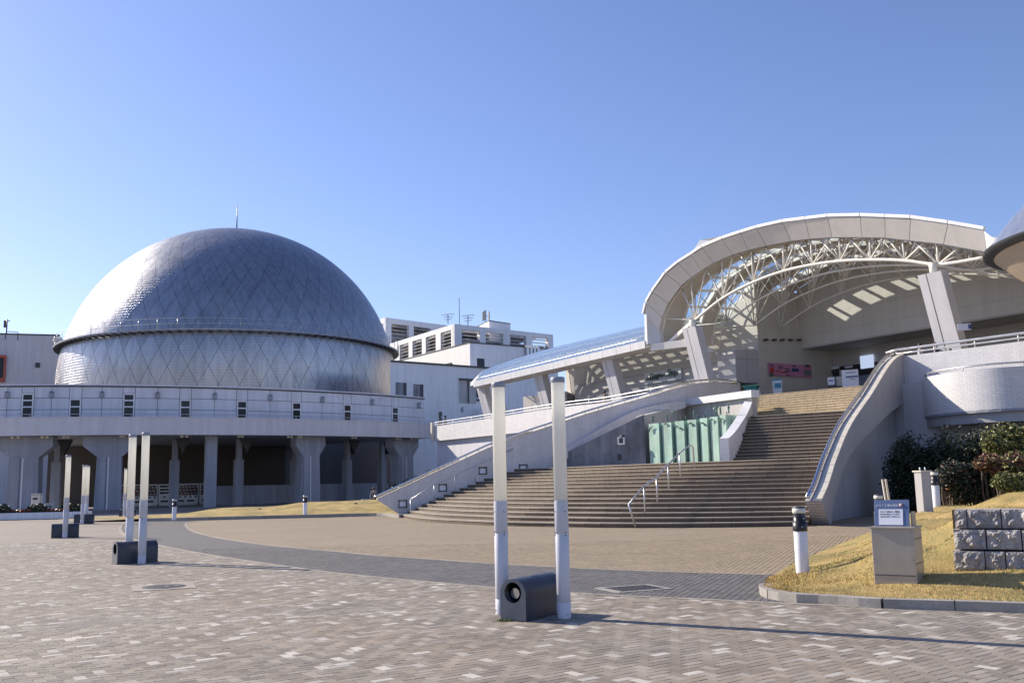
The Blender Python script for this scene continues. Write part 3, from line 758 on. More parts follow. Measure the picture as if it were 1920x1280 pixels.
# ------------------------------------------------------------------ dome
DY = 114.0; DX = -.2924*DY; DR = 18.6*DY/110; DZ = 1.6+11.0*DY/110
dome = thing('dome_building', 'large silver metal-clad dome with a walkway ring and a spike on top', 'dome', (DX, DY, 0))
def domemat(name, col, rough):
    m = mat(name, col, rough, metal=.92, var=.04, vscale=.25, streak=.20, rnd=.05); t = m.node_tree; N = t.nodes; L = t.links.new
    b = N['Principled BSDF']; geo = N.new('ShaderNodeNewGeometry'); sp = N.new('ShaderNodeSeparateXYZ'); L(geo.outputs['Position'], sp.inputs[0])
    # small horizontal shingle courses
    ml = N.new('ShaderNodeMath'); ml.operation = 'MULTIPLY'; ml.inputs[1].default_value = 3.4; L(sp.outputs[2], ml.inputs[0])
    fr = N.new('ShaderNodeMath'); fr.operation = 'FRACT'; L(ml.outputs[0], fr.inputs[0])
    nz = N.new('ShaderNodeTexNoise'); nz.inputs['Scale'].default_value = 1.1; nz.inputs['Detail'].default_value = 5; L(geo.outputs['Position'], nz.inputs['Vector'])
    mx = N.new('ShaderNodeMath'); mx.operation = 'MULTIPLY'; L(fr.outputs[0], mx.inputs[0]); L(nz.outputs['Fac'], mx.inputs[1])
    sm_ = N.new('ShaderNodeMath'); sm_.operation = 'MULTIPLY'; sm_.inputs[1].default_value = .22; L(nz.outputs['Fac'], sm_.inputs[0])
    ad = N.new('ShaderNodeMath'); ad.operation = 'ADD'; L(mx.outputs[0], ad.inputs[0]); L(sm_.outputs[0], ad.inputs[1])
    bp = N.new('ShaderNodeBump'); bp.inputs['Strength'].default_value = .55; bp.inputs['Distance'].default_value = .05; L(ad.outputs[0], bp.inputs['Height'])
    L(bp.outputs[0], b.inputs['Normal']); return m
M['dome'] = domemat('dome_metal_upper', (.38, .395, .425), .44)
M['dome2'] = domemat('dome_metal_lower', (.45, .445, .455), .40)
DC = Vector((DX, DY, DZ)); ZR0 = 1.6+15.15*DY/110
latr = math.asin((ZR0-DZ)/DR)
def sp(lat, lon, r):
    if lat < 0: rr_ = r; return Vector((DC.x+rr_*math.sin(lon), DC.y-rr_*math.cos(lon), DC.z+r*lat))   # straight skirt below the equator
    return DC+Vector((r*math.cos(lat)*math.sin(lon), -r*math.cos(lat)*math.cos(lon), r*math.sin(lat)))
q = MB(); q.lathe([(DR-.07, -DZ)]+[((DR-.07)*math.cos(a), (DR-.07)*math.sin(a)) for a in [math.radians(x) for x in range(0, 91, 3)]], tuple(DC), 96)
q.build('dome_core', mat('dome_seam', (.17, .175, .19), .6, metal=.5, var=.1, vscale=.3), dome)
NL = 60; dl = 2*math.pi/NL; dlat = math.radians(5.6)
def patch(lat, lon, k):
    "diamond centred at lat, lon; grid of k; returns verts, faces, normals"
    up, dn = lat+dlat, lat-dlat; up = min(up, math.radians(89)); gp = .038
    vs = []; ns = []
    for i in range(k+1):
        for j in range(k+1):
            u = i/k*2-1; v_ = j/k*2-1; u *= 1-gp/2; v_ *= 1-gp/2
            la = lat+(u+v_)/2*dlat; lo = lon+(u-v_)/2*dl/2
            la = min(la, math.radians(89.6)); p = sp(la, lo, DR); vs.append(p)
            nn = (p-DC); nn.z = max(0, nn.z) if la >= 0 else 0; ns.append(nn.normalized())
    fs = [(i*(k+1)+j, (i+1)*(k+1)+j, (i+1)*(k+1)+j+1, i*(k+1)+j+1) for i in range(k) for j in range(k)]
    return vs, fs, ns
cells = []
for r in range(-3, 16):
    for c in range(NL):
        lat = r*dlat+math.radians(2); lon = (c+.5*(r % 2))*dl
        if lat > math.radians(84): continue
        p = sp(lat, lon, DR); nn = (p-DC).normalized(); vd = (p-Vector((0, 0, EYE))).normalized()
        f = -nn.dot(vd)
        if p.z < 9.0: continue
        cells.append((f*(math.cos(lat)**.5), lat, lon, p))
cells.sort(key=lambda t: -t[0])
def facefix(vs, fs):
    a, b_, c_ = vs[fs[0][0]], vs[fs[0][1]], vs[fs[0][2]]
    if (b_-a).cross(c_-b_).dot(a-DC) < 0: return [f[::-1] for f in fs]
    return fs
AV = []; AF = []; AN = []; AM = []
for n_, (f, lat, lon, p) in enumerate(cells):
    mm = 'dome' if p.z > ZR0 else 'dome2'
    vs, fs, ns = patch(lat, lon, 4 if n_ < 285 else 3); fs = facefix(vs, fs)
    if n_ < 285:
        me = bpy.data.meshes.new('cladding_panel'); me.from_pydata([tuple(v) for v in vs], [], fs); me.materials.append(M[mm])
        me.polygons.foreach_set('use_smooth', [True]*len(fs)); me.normals_split_custom_set_from_vertices([tuple(x) for x in ns]); link('cladding_panel', me, dome)
    else:
        o = len(AV); AV += [tuple(v) for v in vs]; AF += [tuple(i+o for i in f_) for f_ in fs]; AN += [tuple(x) for x in ns]; AM += [0 if mm == 'dome' else 1]*len(fs)
me = bpy.data.meshes.new('cladding'); me.from_pydata(AV, [], AF); me.materials.append(M['dome']); me.materials.append(M['dome2'])
me.polygons.foreach_set('material_index', AM); me.polygons.foreach_set('use_smooth', [True]*len(AF)); me.normals_split_custom_set_from_vertices(AN)
link('cladding', me, dome, kind='stuff')
q = MB(); rr0 = DR*math.cos(latr); z = ZR0
q.lathe([(rr0+.05, z-.05), (rr0+.85, z-.05), (rr0+.85, z+.10), (rr0+.05, z+.10)], (DX, DY, 0), 120, smooth=False)
wk = q.build('walkway', M['pier'], dome)
q = MB(); q.beam((0, -rr0, -.15), (0, -rr0-.78, -.08), .18, .16); bme = q.mesh('bracket', M['dark'])
for k in range(-38, 39): link('bracket', bme, wk, mw=Matrix.Translation((DX, DY, z)) @ Matrix.Rotation(2*math.pi*k/120, 4, 'Z'))
q = MB()
for zz in (.6, 1.15): q.tube([(DX+(rr0+.8)*math.sin(a*2*math.pi/120), DY-(rr0+.8)*math.cos(a*2*math.pi/120), z+zz) for a in range(121)], .03, 4, cap=False)
for k in range(60):
    a = 2*math.pi*k/60; q.tube([(DX+(rr0+.8)*math.sin(a), DY-(rr0+.8)*math.cos(a), z+.1), (DX+(rr0+.8)*math.sin(a), DY-(rr0+.8)*math.cos(a), z+1.15)], .03, 4)
q.build('railing', M['galv'], wk)
q = MB(); q.tube([(DX, DY, DZ+DR-.2), (DX, DY, DZ+DR+3.6)], [.09, .035], 6); q.lathe([(.35, 0), (.35, .1), (.1, .25), (0, .25)], (DX, DY, DZ+DR-.05), 10); q.build('lightning_rod', M['dark'], dome)

# ------------------------------------------------------------------ left pale building
def tilebox(name, label, cat, corner, left, right, z0, z1, m, cap='dark', group=None):
    "box building from its near corner and the two far corners (plan)"
    c, l, r = [Vector(p[:2]) for p in (corner, left, right)]; d_ = l+r-c
    t = thing(name, label, cat, (c.x, c.y, 0), group=group)
    q = MB(); q.prism([tuple(c), tuple(r), tuple(d_), tuple(l)], z0, z1); q.build('wall', M[m], t)
    k = 1.004; q = MB(); cen = (c+d_)/2
    q.prism([tuple(cen+(p-cen)*1.006) for p in (c, r, d_, l)], z1, z1+.14); q.build('roof_cap', M[cap], t)
    return t
a = at_d(-160, 624, 116); b_ = at_d(112, 631, 121)
bl = thing('pale_building', 'pale rendered building with a red framed window left of the dome', 'building', ((a.x+b_.x)/2, (a.y+b_.y)/2, 0))
ztb = (on_path([a, b_], 0, 625).z+on_path([a, b_], 100, 631).z)/2
n_ = Vector((-(b_.y-a.y), b_.x-a.x)).normalized(); q = MB()
q.prism([(a.x, a.y), (b_.x, b_.y), (b_.x+n_.x*12, b_.y+n_.y*12), (a.x+n_.x*12, a.y+n_.y*12)], 0, ztb); q.build('wall', M['render_blue'], bl)
q = MB(); n2 = -n_*.12; q.prism([(a.x+n2.x, a.y+n2.y), (b_.x+n2.x, b_.y+n2.y), (b_.x+n_.x*.5, b_.y+n_.y*.5), (a.x+n_.x*.5, a.y+n_.y*.5)], ztb, ztb+.16); q.build('roof_cap', M['dark'], bl)
PW = [a, b_]
def wallrect(path, x0, y0, x1, y1, dep, out=0.0):
    "box set on a vertical sheet, from pixel rectangle; returns MB and (p,q) corners"
    A = on_path(path, x0, (y0+y1)/2); B = on_path(path, x1, (y0+y1)/2); zt_ = on_path(path, (x0+x1)/2, y0).z; zb_ = on_path(path, (x0+x1)/2, y1).z
    t = (B-A); L = t.to_2d().length; rz = math.atan2(t.y, t.x); nn = Vector((t.y, -t.x, 0)).normalized()
    c = (A+B)/2+nn*out; return (c.x, c.y, (zt_+zb_)/2), L, zt_-zb_, rz, nn
def rect_part(name, par, path, x0, y0, x1, y1, m, dep=.1, out=0.0, bev=0):
    c, L, H, rz, nn = wallrect(path, x0, y0, x1, y1, dep, out); q = MB(); q.box(c, (L, dep, H), rz, bev=bev); return q.build(name, M[m], par)
w_ = rect_part('window', bl, PW, -30, 669, 9, 713, 'winglass', .3, .0)
for (x0, y0, x1, y1) in ((-30, 666, 12, 671), (-30, 709, 9, 716), (8, 671, 11, 709)): rect_part('frame', w_, PW, x0, y0, x1, y1, 'orange', .5, .2)
rect_part('vent', bl, PW, 66.5, 680, 75, 689, 'dark', .12, .05)
q = MB()
A = on_path(PW, 11, 621); B2 = on_path(PW, 34, 623)
q.tube([(A.x, A.y, A.z-1.0), A, B2, (B2.x, B2.y, B2.z-1.0)], .06, 5); q.build('roof_ladder_rail', M['dark'], bl)
for px, top, lb in ((4, 599, 'dark roof aerial on the pale building at the left edge'),):
    A = on_path(PW, px, 625)+Vector((0, 1, 0)); t = thing('roof_aerial', lb, 'antenna', A)
    q = MB(); q.tube([(A.x, A.y, ztb), (A.x, A.y, ztb+2.1)], .08, 6); q.tube([(A.x-.3, A.y, ztb+1.9), (A.x+.35, A.y, ztb+1.9)], .06, 5); q.box((A.x-.25, A.y, ztb+1.5), (.22, .2, .9)); q.build('mast', M['dark'], t)

# ------------------------------------------------------------------ white buildings right of the dome
a = at_d(732, 677.5, 95); b_ = at_d(948, 694, 104)
PM = [a, b_]; zt1 = (on_path(PM, 740, 678).z+on_path(PM, 917, 692).z)/2; n_ = Vector((-(b_.y-a.y), b_.x-a.x)).normalized()
mb_ = thing('white_annex', 'low white annex wall with two dark openings between dome and glass roof', 'building', ((a.x+b_.x)/2, (a.y+b_.y)/2, 0))
q = MB(); q.prism([(a.x, a.y), (b_.x, b_.y), (b_.x-.5, b_.y+12), (a.x-.5, a.y+8)], 0, zt1); q.build('wall', M['render'], mb_)
q = MB(); n2 = -n_*.15; q.prism([(a.x+n2.x, a.y+n2.y), (b_.x+n2.x, b_.y+n2.y), (b_.x-.04, b_.y+.5), (a.x-.04, a.y+.5)], zt1, zt1+.18); q.build('roof_cap', M['dark'], mb_)
for (x0, y0, x1, y1) in ((742, 717, 761.5, 752), (775, 720, 793, 752)):
    w_ = rect_part('opening', mb_, PM, x0, y0, x1, y1, 'concrete', .06, .0); rect_part('side_reveal', w_, PM, x1-5, y0+.5, x1, y1, 'dark', .08, .05)
w_ = rect_part('opening', mb_, PM, 860, 711, 892, 756, 'concrete_lt', .06, .0); rect_part('side_reveal', w_, PM, 860, 710, 892, 713, 'dark', .3, .1)
rect_part('drain_pipe', mb_, PM, 876.5, 713, 877.8, 756, 'dark', .1, .12)
w_ = rect_part('window', mb_, PM, 893, 722, 907, 752, 'winglass', .1, .02)
for (x0, y0, x1, y1) in ((893, 721, 907, 723), (893, 730, 907, 732), (893, 745, 907, 748)): rect_part('frame', w_, PM, x0, y0, x1, y1, 'render', .16, .05)
# mid block
cn = at_d(881, 643, 115); z2 = cn.z
l2 = at_d(700, 700, 138); r2 = at_d(1045, 655, 123)
bm_ = tilebox('white_block', 'white mid-height block with a small dark window below the louvred plant storey', 'building', cn, (l2.x, l2.y), (r2.x, r2.y), 0, z2, 'render')
PR = [cn, r2]; PLf = [l2, cn]
w_ = rect_part('window', bm_, PR, 894.5, 672, 908, 690, 'winglass', .1, .02); rect_part('frame', w_, PR, 894.5, 689, 908, 691, 'render', .2, .06)
for x in (986, 992.5, 999, 1005.5): rect_part('flue_pipe', bm_, PR, x-2.2, 648, x+2.2, 672, 'galv', .35, .3)
rect_part('vent', bm_, PLf, 835, 681, 847, 685, 'dark', .2, .05)
# louvred storeys
def louvre_block(name, label, C0, Lp, Rp, z0, z1, opL, opR, PLx, PRx, slats):
    c, l, r = Vector(C0[:2]), Vector(Lp[:2]), Vector(Rp[:2]); d_ = l+r-c
    t = thing(name, label, 'building', (c.x, c.y, 0)); q = MB()
    cen = (c+d_)/2; inn = [cen+(p-cen)*.90 for p in (c, r, d_, l)]
    q.prism([tuple(p) for p in (c, r, d_, l)], 0, z0); q.build('lower_wall', M['render'], t)
    q = MB(); q.prism([tuple(p) for p in inn], z0+.001, z0+.5*(z1-z0)); q.build('plant_machinery', M['pier'], t)
    for (A, B, ops, path) in ((l, c, opL, PLx), (c, r, opR, PRx)):
        e = (B-A); Lw = e.length; e.normalize(); nn = Vector((e.y, -e.x)); rz = math.atan2(e.y, e.x)
        def U_at(px, py): p = on_path([A, B], px, py); return (p.to_2d()-A).dot(e), p.z
        zb = zt_ = None; us = []
        for (x0, x1) in ops: us.append((U_at(x0, (slats[0]+slats[1])/2)[0], U_at(x1, (slats[0]+slats[1])/2)[0]))
        H = z1-z0; zo0 = z0+H*.06; zo1 = z1-H*.20
        def bx(u0, u1, za, zb_, nm, mm, dep=.5, out=0.0, par=None, tilt=0):
            p = A+e*((u0+u1)/2)-nn*(dep/2-out); q = MB(); Mx = Matrix.Rotation(rz, 4, 'Z') @ Matrix.Rotation(tilt, 4, 'X')
            q.box((p.x, p.y, (za+zb_)/2), (abs(u1-u0), dep, zb_-za), M=Mx); return q.build(nm, M[mm], par or t)
        bx(0, Lw, zo1, z1, 'top_beam', 'render', .6); bx(0, Lw, z0, zo0, 'bottom_beam', 'render', .55, -.01)
        us.sort(); prev = 0
        for (u0, u1) in us+[(Lw, Lw)]:
            if u0-prev > .05: bx(prev, u0, zo0, zo1, 'post', 'render', .6, -.004)
            prev = u1
        for (u0, u1) in us:
            lv = bx(u0, u1, zo0, zo0+.05, 'louvre', 'dark', .3, -.1)
            for k in range(5):
                zc = zo0+(zo1-zo0)*(k+.6)/5.2; bx(u0, u1, zc-.04, zc+.04, 'slat', 'concrete_lt', .42, -.08, lv, .35)
    q = MB(); q.prism([tuple(cen+(p-cen)*.82) for p in (c, r, d_, l)], z1-.5, z1-.3); q.build('roof', M['concrete_lt'], t)
    return t
cf = at_d(852, 607, 122); zf = cf.z; lf = at_d(700, 655, 143.5); rf = at_d(1037, 628, 133)
zf0 = at_d(852, 652, 122).z
louvre_block('louvred_block', 'front white rooftop storey with dark louvres, stepping above the annex', cf, lf, rf, zf0, zf,
             [(700, 734), (749, 766), (773, 791), (798, 817), (826, 846)], [(866, 900), (911, 944), (956, 987), (998, 1028)], None, None, (630, 660))
cb = at_d(723, 595, 148); zb_ = cb.z; lb_ = at_d(640, 625, 160); rb_ = at_d(900, 616, 162); zb0 = at_d(723, 645, 148).z
louvre_block('louvred_block', 'rear white rooftop storey with louvres, close beside the dome', cb, lb_, rb_, zb0, zb_,
             [(705, 719)], [(734, 767), (776, 808), (818, 848)], None, None, (610, 620))
# stair tower and aerials
c_ = at_d(917, 602, 128); l_ = at_d(890, 610, 134); r_ = at_d(957, 607, 131)
tilebox('stair_tower', 'small white rooftop stair tower behind the louvred storey', 'building', c_, (l_.x, l_.y), (r_.x, r_.y), zf-1.5, c_.z, 'render')
def aerial(px, y0, y1, d, kind, lb):
    A = at_d(px, y1, d); B = at_d(px, y0, d); t = thing('roof_aerial', lb, 'antenna', A, group='aerials on the white roofs'); q = MB()
    q.tube([A, (A.x, A.y, B.z)], .06 if kind != 'mast' else .045, 5)
    if kind == 'yagi':
        for k in range(3): q.tube([(A.x-.9+.2*k, A.y, B.z-.35*k), (A.x+.9-.2*k, A.y, B.z-.35*k+.1)], .035, 4)
        q.tube([(A.x, A.y-.6, B.z-.2), (A.x, A.y+.6, B.z-.2)], .035, 4)
    if kind == 'cell':
        for k in range(3):
            an = 2*math.pi*k/3+.4; q.box((A.x+.45*math.cos(an), A.y+.45*math.sin(an), B.z-.9), (.28, .16, 1.3), an+1.57); q.beam((A.x, A.y, B.z-.9), (A.x+.45*math.cos(an), A.y+.45*math.sin(an), B.z-.9), .06, .06)
    q.build('mast', M['concrete_lt' if kind == 'cell' else 'dark'], t)
aerial(840, 590, 606, 131, 'yagi', 'small TV aerial left of the tall thin mast'); aerial(861.5, 558, 609, 126, 'mast', 'tall thin lightning mast above the louvred storey')
aerial(877.5, 592, 610, 127, 'yagi', 'small TV aerial right of the tall thin mast'); aerial(911, 580, 606, 131, 'cell', 'mobile phone antenna cluster on the stair tower')
# ------------------------------------------------------------------ grand staircase
def V2(*p): return [Vector((a, b)) for a, b in p]
def P3(L, z): return [Vector((p[0], p[1], z)) for p in L]
NB = 48
B0 = cr(V2((-5.7, 48), (-3.9, 41.5), (-.9, 36.4), (.8, 34.8), (3.2, 32.9), (6.2, 31.75), (9.35, 31.3)), NB)
T1 = cr(V2((-.55, 50.4), (2.5, 48.3), (5.0, 44.3), (7.6, 40.6), (9.6, 38.2), (11.5, 36.3)), NB)
R15 = .15
st = thing('staircase', 'broad fan-shaped brown granite staircase rising to the aquarium entrance', 'staircase', (2, 36, 0))
def step(name, front, back, z0, z1, m, blk=.62):
    "one step built of separate granite blocks with open joints: front edge, back edge (plan)"
    n = len(front); q = MB(); L = [0]
    for i in range(n-1): L.append(L[-1]+(front[i+1]-front[i]).length)
    nb = max(1, int(L[-1]/blk)); j = 0.006; sh = random.random()*.5
    def at_(poly, s):
        i = 0
        while i < n-2 and s > L[i+1]: i += 1
        return poly[i].lerp(poly[i+1], (s-L[i])/(L[i+1]-L[i]))
    cuts = [0]+[min(L[-1], (k+sh)*L[-1]/nb) for k in range(nb)]+[L[-1]]
    for s0, s1 in zip(cuts[:-1], cuts[1:]):
        if s1-s0 < .08: continue
        a, b = at_(front, s0+j), at_(front, s1-j); c, d = at_(back, s1-j), at_(back, s0+j); h = .022
        nn = ((d-a)+(c-b)).normalized(); dz = random.uniform(-.002, .002)
        # riser face slightly set back under the tread slab
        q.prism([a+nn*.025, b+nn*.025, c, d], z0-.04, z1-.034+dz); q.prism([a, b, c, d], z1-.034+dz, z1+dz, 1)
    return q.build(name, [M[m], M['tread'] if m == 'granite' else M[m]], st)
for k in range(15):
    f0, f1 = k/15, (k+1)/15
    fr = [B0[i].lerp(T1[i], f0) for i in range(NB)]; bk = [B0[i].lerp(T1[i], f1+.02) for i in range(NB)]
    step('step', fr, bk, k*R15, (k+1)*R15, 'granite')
ZL1 = 15*R15
q = MB(); q.prism([tuple(p) for p in T1]+[(12.7, 39), (11.8, 44), (11.0, 50.4), (0, 50.8)], ZL1-.15, ZL1-.004); q.build('lower_landing', M['granite'], st)
S2a, S2b = V2((8.95, 40.9), (12.4, 38.0)), V2((11.0, 44.4), (15.4, 41.2)); n2 = 14
for k in range(n2):
    f0, f1 = k/n2, (k+1)/n2; fr = [S2a[i].lerp(S2b[i], f0) for i in (0, 1)]; bk = [S2a[i].lerp(S2b[i], f1+.02) for i in (0, 1)]
    step('step', lin(fr, 6), lin(bk, 6), ZL1+k*R15, ZL1+(k+1)*R15, 'granite')
ZL2 = ZL1+n2*R15
S3a, S3b = V2((12.2, 49.2), (17.2, 43.2)), V2((13.3, 53.0), (20.0, 45.8)); n3 = 11
q = MB(); q.prism([S2b[0], S2b[1], S3a[1], S3a[0]], ZL2-.15, ZL2-.004); q.build('upper_landing', M['granite'], st)
for k in range(n3):
    f0, f1 = k/n3, (k+1)/n3; fr = [S3a[i].lerp(S3b[i], f0) for i in (0, 1)]; bk = [S3a[i].lerp(S3b[i], f1+.02) for i in (0, 1)]
    step('step', lin(fr, 6), lin(bk, 6), ZL2+k*R15, ZL2+(k+1)*R15, 'granite_sunlit', .5)
ZPL = ZL2+n3*R15
print('plaza level', ZPL)
# ------------------------------------------------------------------ left balustrade wall
LWp = [Vector(p) for p in ((-7.0, 48.15), (-5.6, 48.45), (-3.2, 49.0), (-1, 49.55), (2.2, 49.9), (5, 50.1), (7.5, 50.5), (10, 52), (12.9, 54))]
lw_px = [(707, 936), (760, 912), (820, 884), (880, 857), (920, 839), (980, 817), (1040, 797), (1100, 777), (1160, 760), (1220, 743), (1262, 730), (1300, 721), (1345, 718), (1388, 722)]
LW = [on_path(LWp, *p) for p in lw_px]; LW = cr(LW, 90)
lo_px = [(748, 972), (800, 975), (860, 950), (930, 925), (1000, 895), (1046, 873), (1063, 855), (1100, 836), (1140, 817), (1180, 801), (1225, 783), (1275, 765), (1330, 752), (1400, 742)]
LO = [on_path(LWp, *p) for p in lo_px]; LOc = cr(LO, 60)
def zlow(p):
    best = min(LOc, key=lambda r: (r.x-p.x)**2+(r.y-p.y)**2); return best.z
lwt = thing('stair_parapet', 'long left parapet of the stairs in tiny pale tiles with a leaning lower end', 'wall', (LW[0].x, LW[0].y, 0))
zt_ = [p.z for p in LW]; zb_l = [min(zlow(p), p.z-.35) for p in LW]; zb_l = [min(z, -.05) if p.x < -2 else z for z, p in zip(zb_l, LW)]
# the lower end leans outward: the foot starts further right than the top
q = MB(); path = [p.to_2d() for p in LW]; th = -.42
n = len(path); Q = offs(path, th); vs = []; foot = on_path(LWp, 752, 972)
def seg(i):
    a, c = path[i], Q[i]; return [(a.x, a.y, zb_l[i]), (c.x, c.y, zb_l[i]), (c.x, c.y, zt_[i]), (a.x, a.y, zt_[i])]
i0 = next(i for i, p in enumerate(LW) if p.x > foot.x+.1)
base = [seg(i) for i in range(n)]
for i in range(i0):   # those sections end on the leaning edge
    t_ = i/max(1, i0); z = zt_[0]*(1-t_)+(-.05)*t_
    z = min(z, zt_[i]-.02); base[i][0] = (*base[i][0][:2], z); base[i][1] = (*base[i][1][:2], z)
Ls = 0
for i in range(n-1):
    A, Bq = base[i], base[i+1]; L1 = Ls+(path[i+1]-path[i]).length
    q.quad(A[0], Bq[0], Bq[3], A[3], 0, [(Ls, A[0][2]), (L1, Bq[0][2]), (L1, Bq[3][2]), (Ls, A[3][2])])
    q.quad(A[1], A[2], Bq[2], Bq[1], 0); q.quad(A[3], Bq[3], Bq[2], A[2], 0, [(Ls, 0), (L1, 0), (L1, .4), (Ls, .4)]); q.quad(A[0], A[1], Bq[1], Bq[0], 0); Ls = L1
q.quad(*base[0][::-1]); q.quad(*base[-1]); q.build('tiled_wall', M['mosaic'], lwt)
def coping(par, path, zt, w0, w1, th, step_, name='coping_stone', m='coping'):
    "coping stones on top of a wall between lateral offsets w0 and w1"
    P_ = [Vector((a.x, a.y, z)) for a, z in zip(path, zt)]; D = cr(P_, int(len(P_)*4)); L = [0]
    for i in range(len(D)-1): L.append(L[-1]+(D[i+1]-D[i]).length)
    n = int(L[-1]/step_); A = offs([p.to_2d() for p in D], w0); Bo = offs([p.to_2d() for p in D], w1)
    def at_(s):
        i = 0
        while i < len(D)-2 and s > L[i+1]: i += 1
        t = (s-L[i])/(L[i+1]-L[i]); return A[i].lerp(A[i+1], t), Bo[i].lerp(Bo[i+1], t), D[i].z*(1-t)+D[i+1].z*t
    for k in range(n):
        q = MB(); pts = [at_(L[-1]*(k+f)/n+(.012 if f == 0 else -.012 if f == 1 else 0)) for f in (0, .5, 1)]
        a = [Vector((*p[0], p[2])) for p in pts]; b2 = [Vector((*p[1], p[2])) for p in pts]
        q.slab(a, b2, (0, 0, th)); q.build(name, M[m], par)
coping(lwt, path, [z+.003 for z in zt_], .03, -.45, .05, 1.5)
q = MB(); hp = [Vector((a.x, a.y, z+.19)) for a, z in zip(offs(path, -.08), zt_)]; hp = [hp[0]-Vector((.15, .03, .08))]+hp; q.tube(hp, .055, 10); q.build('handrail', M['chrome'], lwt)
q = MB()
for p in hp[3::3]: q.tube([p, p-Vector((0, 0, .2))], .02, 6)
q.build('rail_bracket', M['chrome'], lwt)
# ledge: second band curving up in front
lg_px = [(1040, 855), (1063, 839), (1100, 818), (1140, 795), (1170, 779), (1200, 767), (1240, 757), (1285, 751)]
PF = [p+Vector((0.05, -.38)) for p in [Vector(x) for x in LWp]]
LG = cr([on_path(PF, *p) for p in lg_px], 24); zl = [min(p.z-.12, zlow(p)-.02) for p in LG]
q = MB(); q.wall([p.to_2d() for p in LG], zl, [p.z for p in LG], -.36); q.build('lower_ledge', M['mosaic'], lwt)
# recessed light boxes and stair-side handrail
for (px, py) in ((755, 944), (830, 914), (905, 882), (981, 877)):
    p = on_path([v for v in LWp], px, py); q = MB(); ex, nz = .22, .2
    for (dx, dz, w_, h_) in ((0, nz-.04, .44, .05), (0, -nz+.04, .44, .05), (-ex+.03, 0, .05, .4), (ex-.03, 0, .05, .4)): q.box((p.x+dx, p.y-.01, p.z+dz), (w_, .08, h_), .22)
    o = q.build('light_frame', M['dark'], lwt); q = MB(); q.box((p.x+.02, p.y+.0, p.z-.03), (.33, .04, .25), .22); q.build('light_lens', M['paper'], o)
def railing(name, label, feet, h, r, m, loc, mid=(), post_r=None, ext=(0, 0), sec=3):
    t = thing(name, label, 'handrail', loc); tops = [Vector(f)+Vector((0, 0, h)) for f in feet]
    line = list(tops)
    if ext[0]:
        d = (tops[0]-tops[1]).normalized(); line = [tops[0]+d*ext[0]]+line
    q = MB(); q.tube(line, r, 10); q.build('rail', M[m], t)
    for mh in mid:
        q = MB(); q.tube([p-Vector((0, 0, mh)) for p in line], r*.8, 8); q.build('mid_rail', M[m], t)
    for f in feet[::1]:
        q = MB(); q.tube([f, Vector(f)+Vector((0, 0, h))], post_r or r*.8, 8); q.build('post', M[m], t)
    return t
feet = []
for k in range(6):
    u = k/5; x = -5.0+5.0*u; y = 47.6+2.1*u; feet.append((x, y, max(0, (x+5.7)*.15/.343-.05)))
feet[0] = (-5.05, 46.9, 0.0)
railing('side_handrail', 'thin steel handrail up the left edge of the lower flight', feet, .85, .028, 'galv', feet[0])
feet = [(3.85, 32.5, 0), (4.45, 33.55, .45), (5.05, 34.6, .75), (5.65, 35.7, 1.2), (6.3, 36.9, 1.65)]
t = railing('stair_handrail', 'steel handrail standing in the middle of the lower flight', feet[1:], .9, .032, 'galv', feet[1])
top1 = Vector(feet[1])+Vector((0, 0, .9)); q = MB(); e0 = Vector((3.72, 32.0, .78)); q.tube([top1, e0, Vector((3.95, 32.3, .05))], .032, 8); q.build('rail', M['galv'], t)
topn = Vector(feet[-1])+Vector((0, 0, .9)); q = MB(); q.tube([topn, topn+Vector((.55, .75, .32)), topn+Vector((.7, .9, .25)), topn+Vector((.72, .92, -.6))], .032, 8); q.build('rail', M['galv'], t)

# ------------------------------------------------------------------ right balustrade (big curved wing)
RWp = [Vector(p) for p in ((9.25, 31.15), (10.4, 33.2), (12.0, 35.9), (13.9, 38.9), (15.6, 41.3), (17.0, 43.2))]
def silh(px, py, s):   # point with pixel on vertical sheet over RWp
    return on_path(RWp, px, py)
rw_t = [(9.25, 31.1, .80), (9.75, 31.95, 1.22), (10.55, 33.4, 2.05), (12.0, 35.9, 3.32), (13.9, 38.6, 4.72), (15.55, 41.0, 6.0), (16.5, 42.3, 6.6), (17.25, 43.3, 6.88)]
RT = cr([Vector(p) for p in rw_t], 44); rpath = [p.to_2d() for p in RT]; rz_ = [p.z for p in RT]
rwt = thing('stair_parapet', 'sweeping right wing wall of the stairs with shiny rail and tiled lower end', 'wall', (9.3, 31.2, 0))
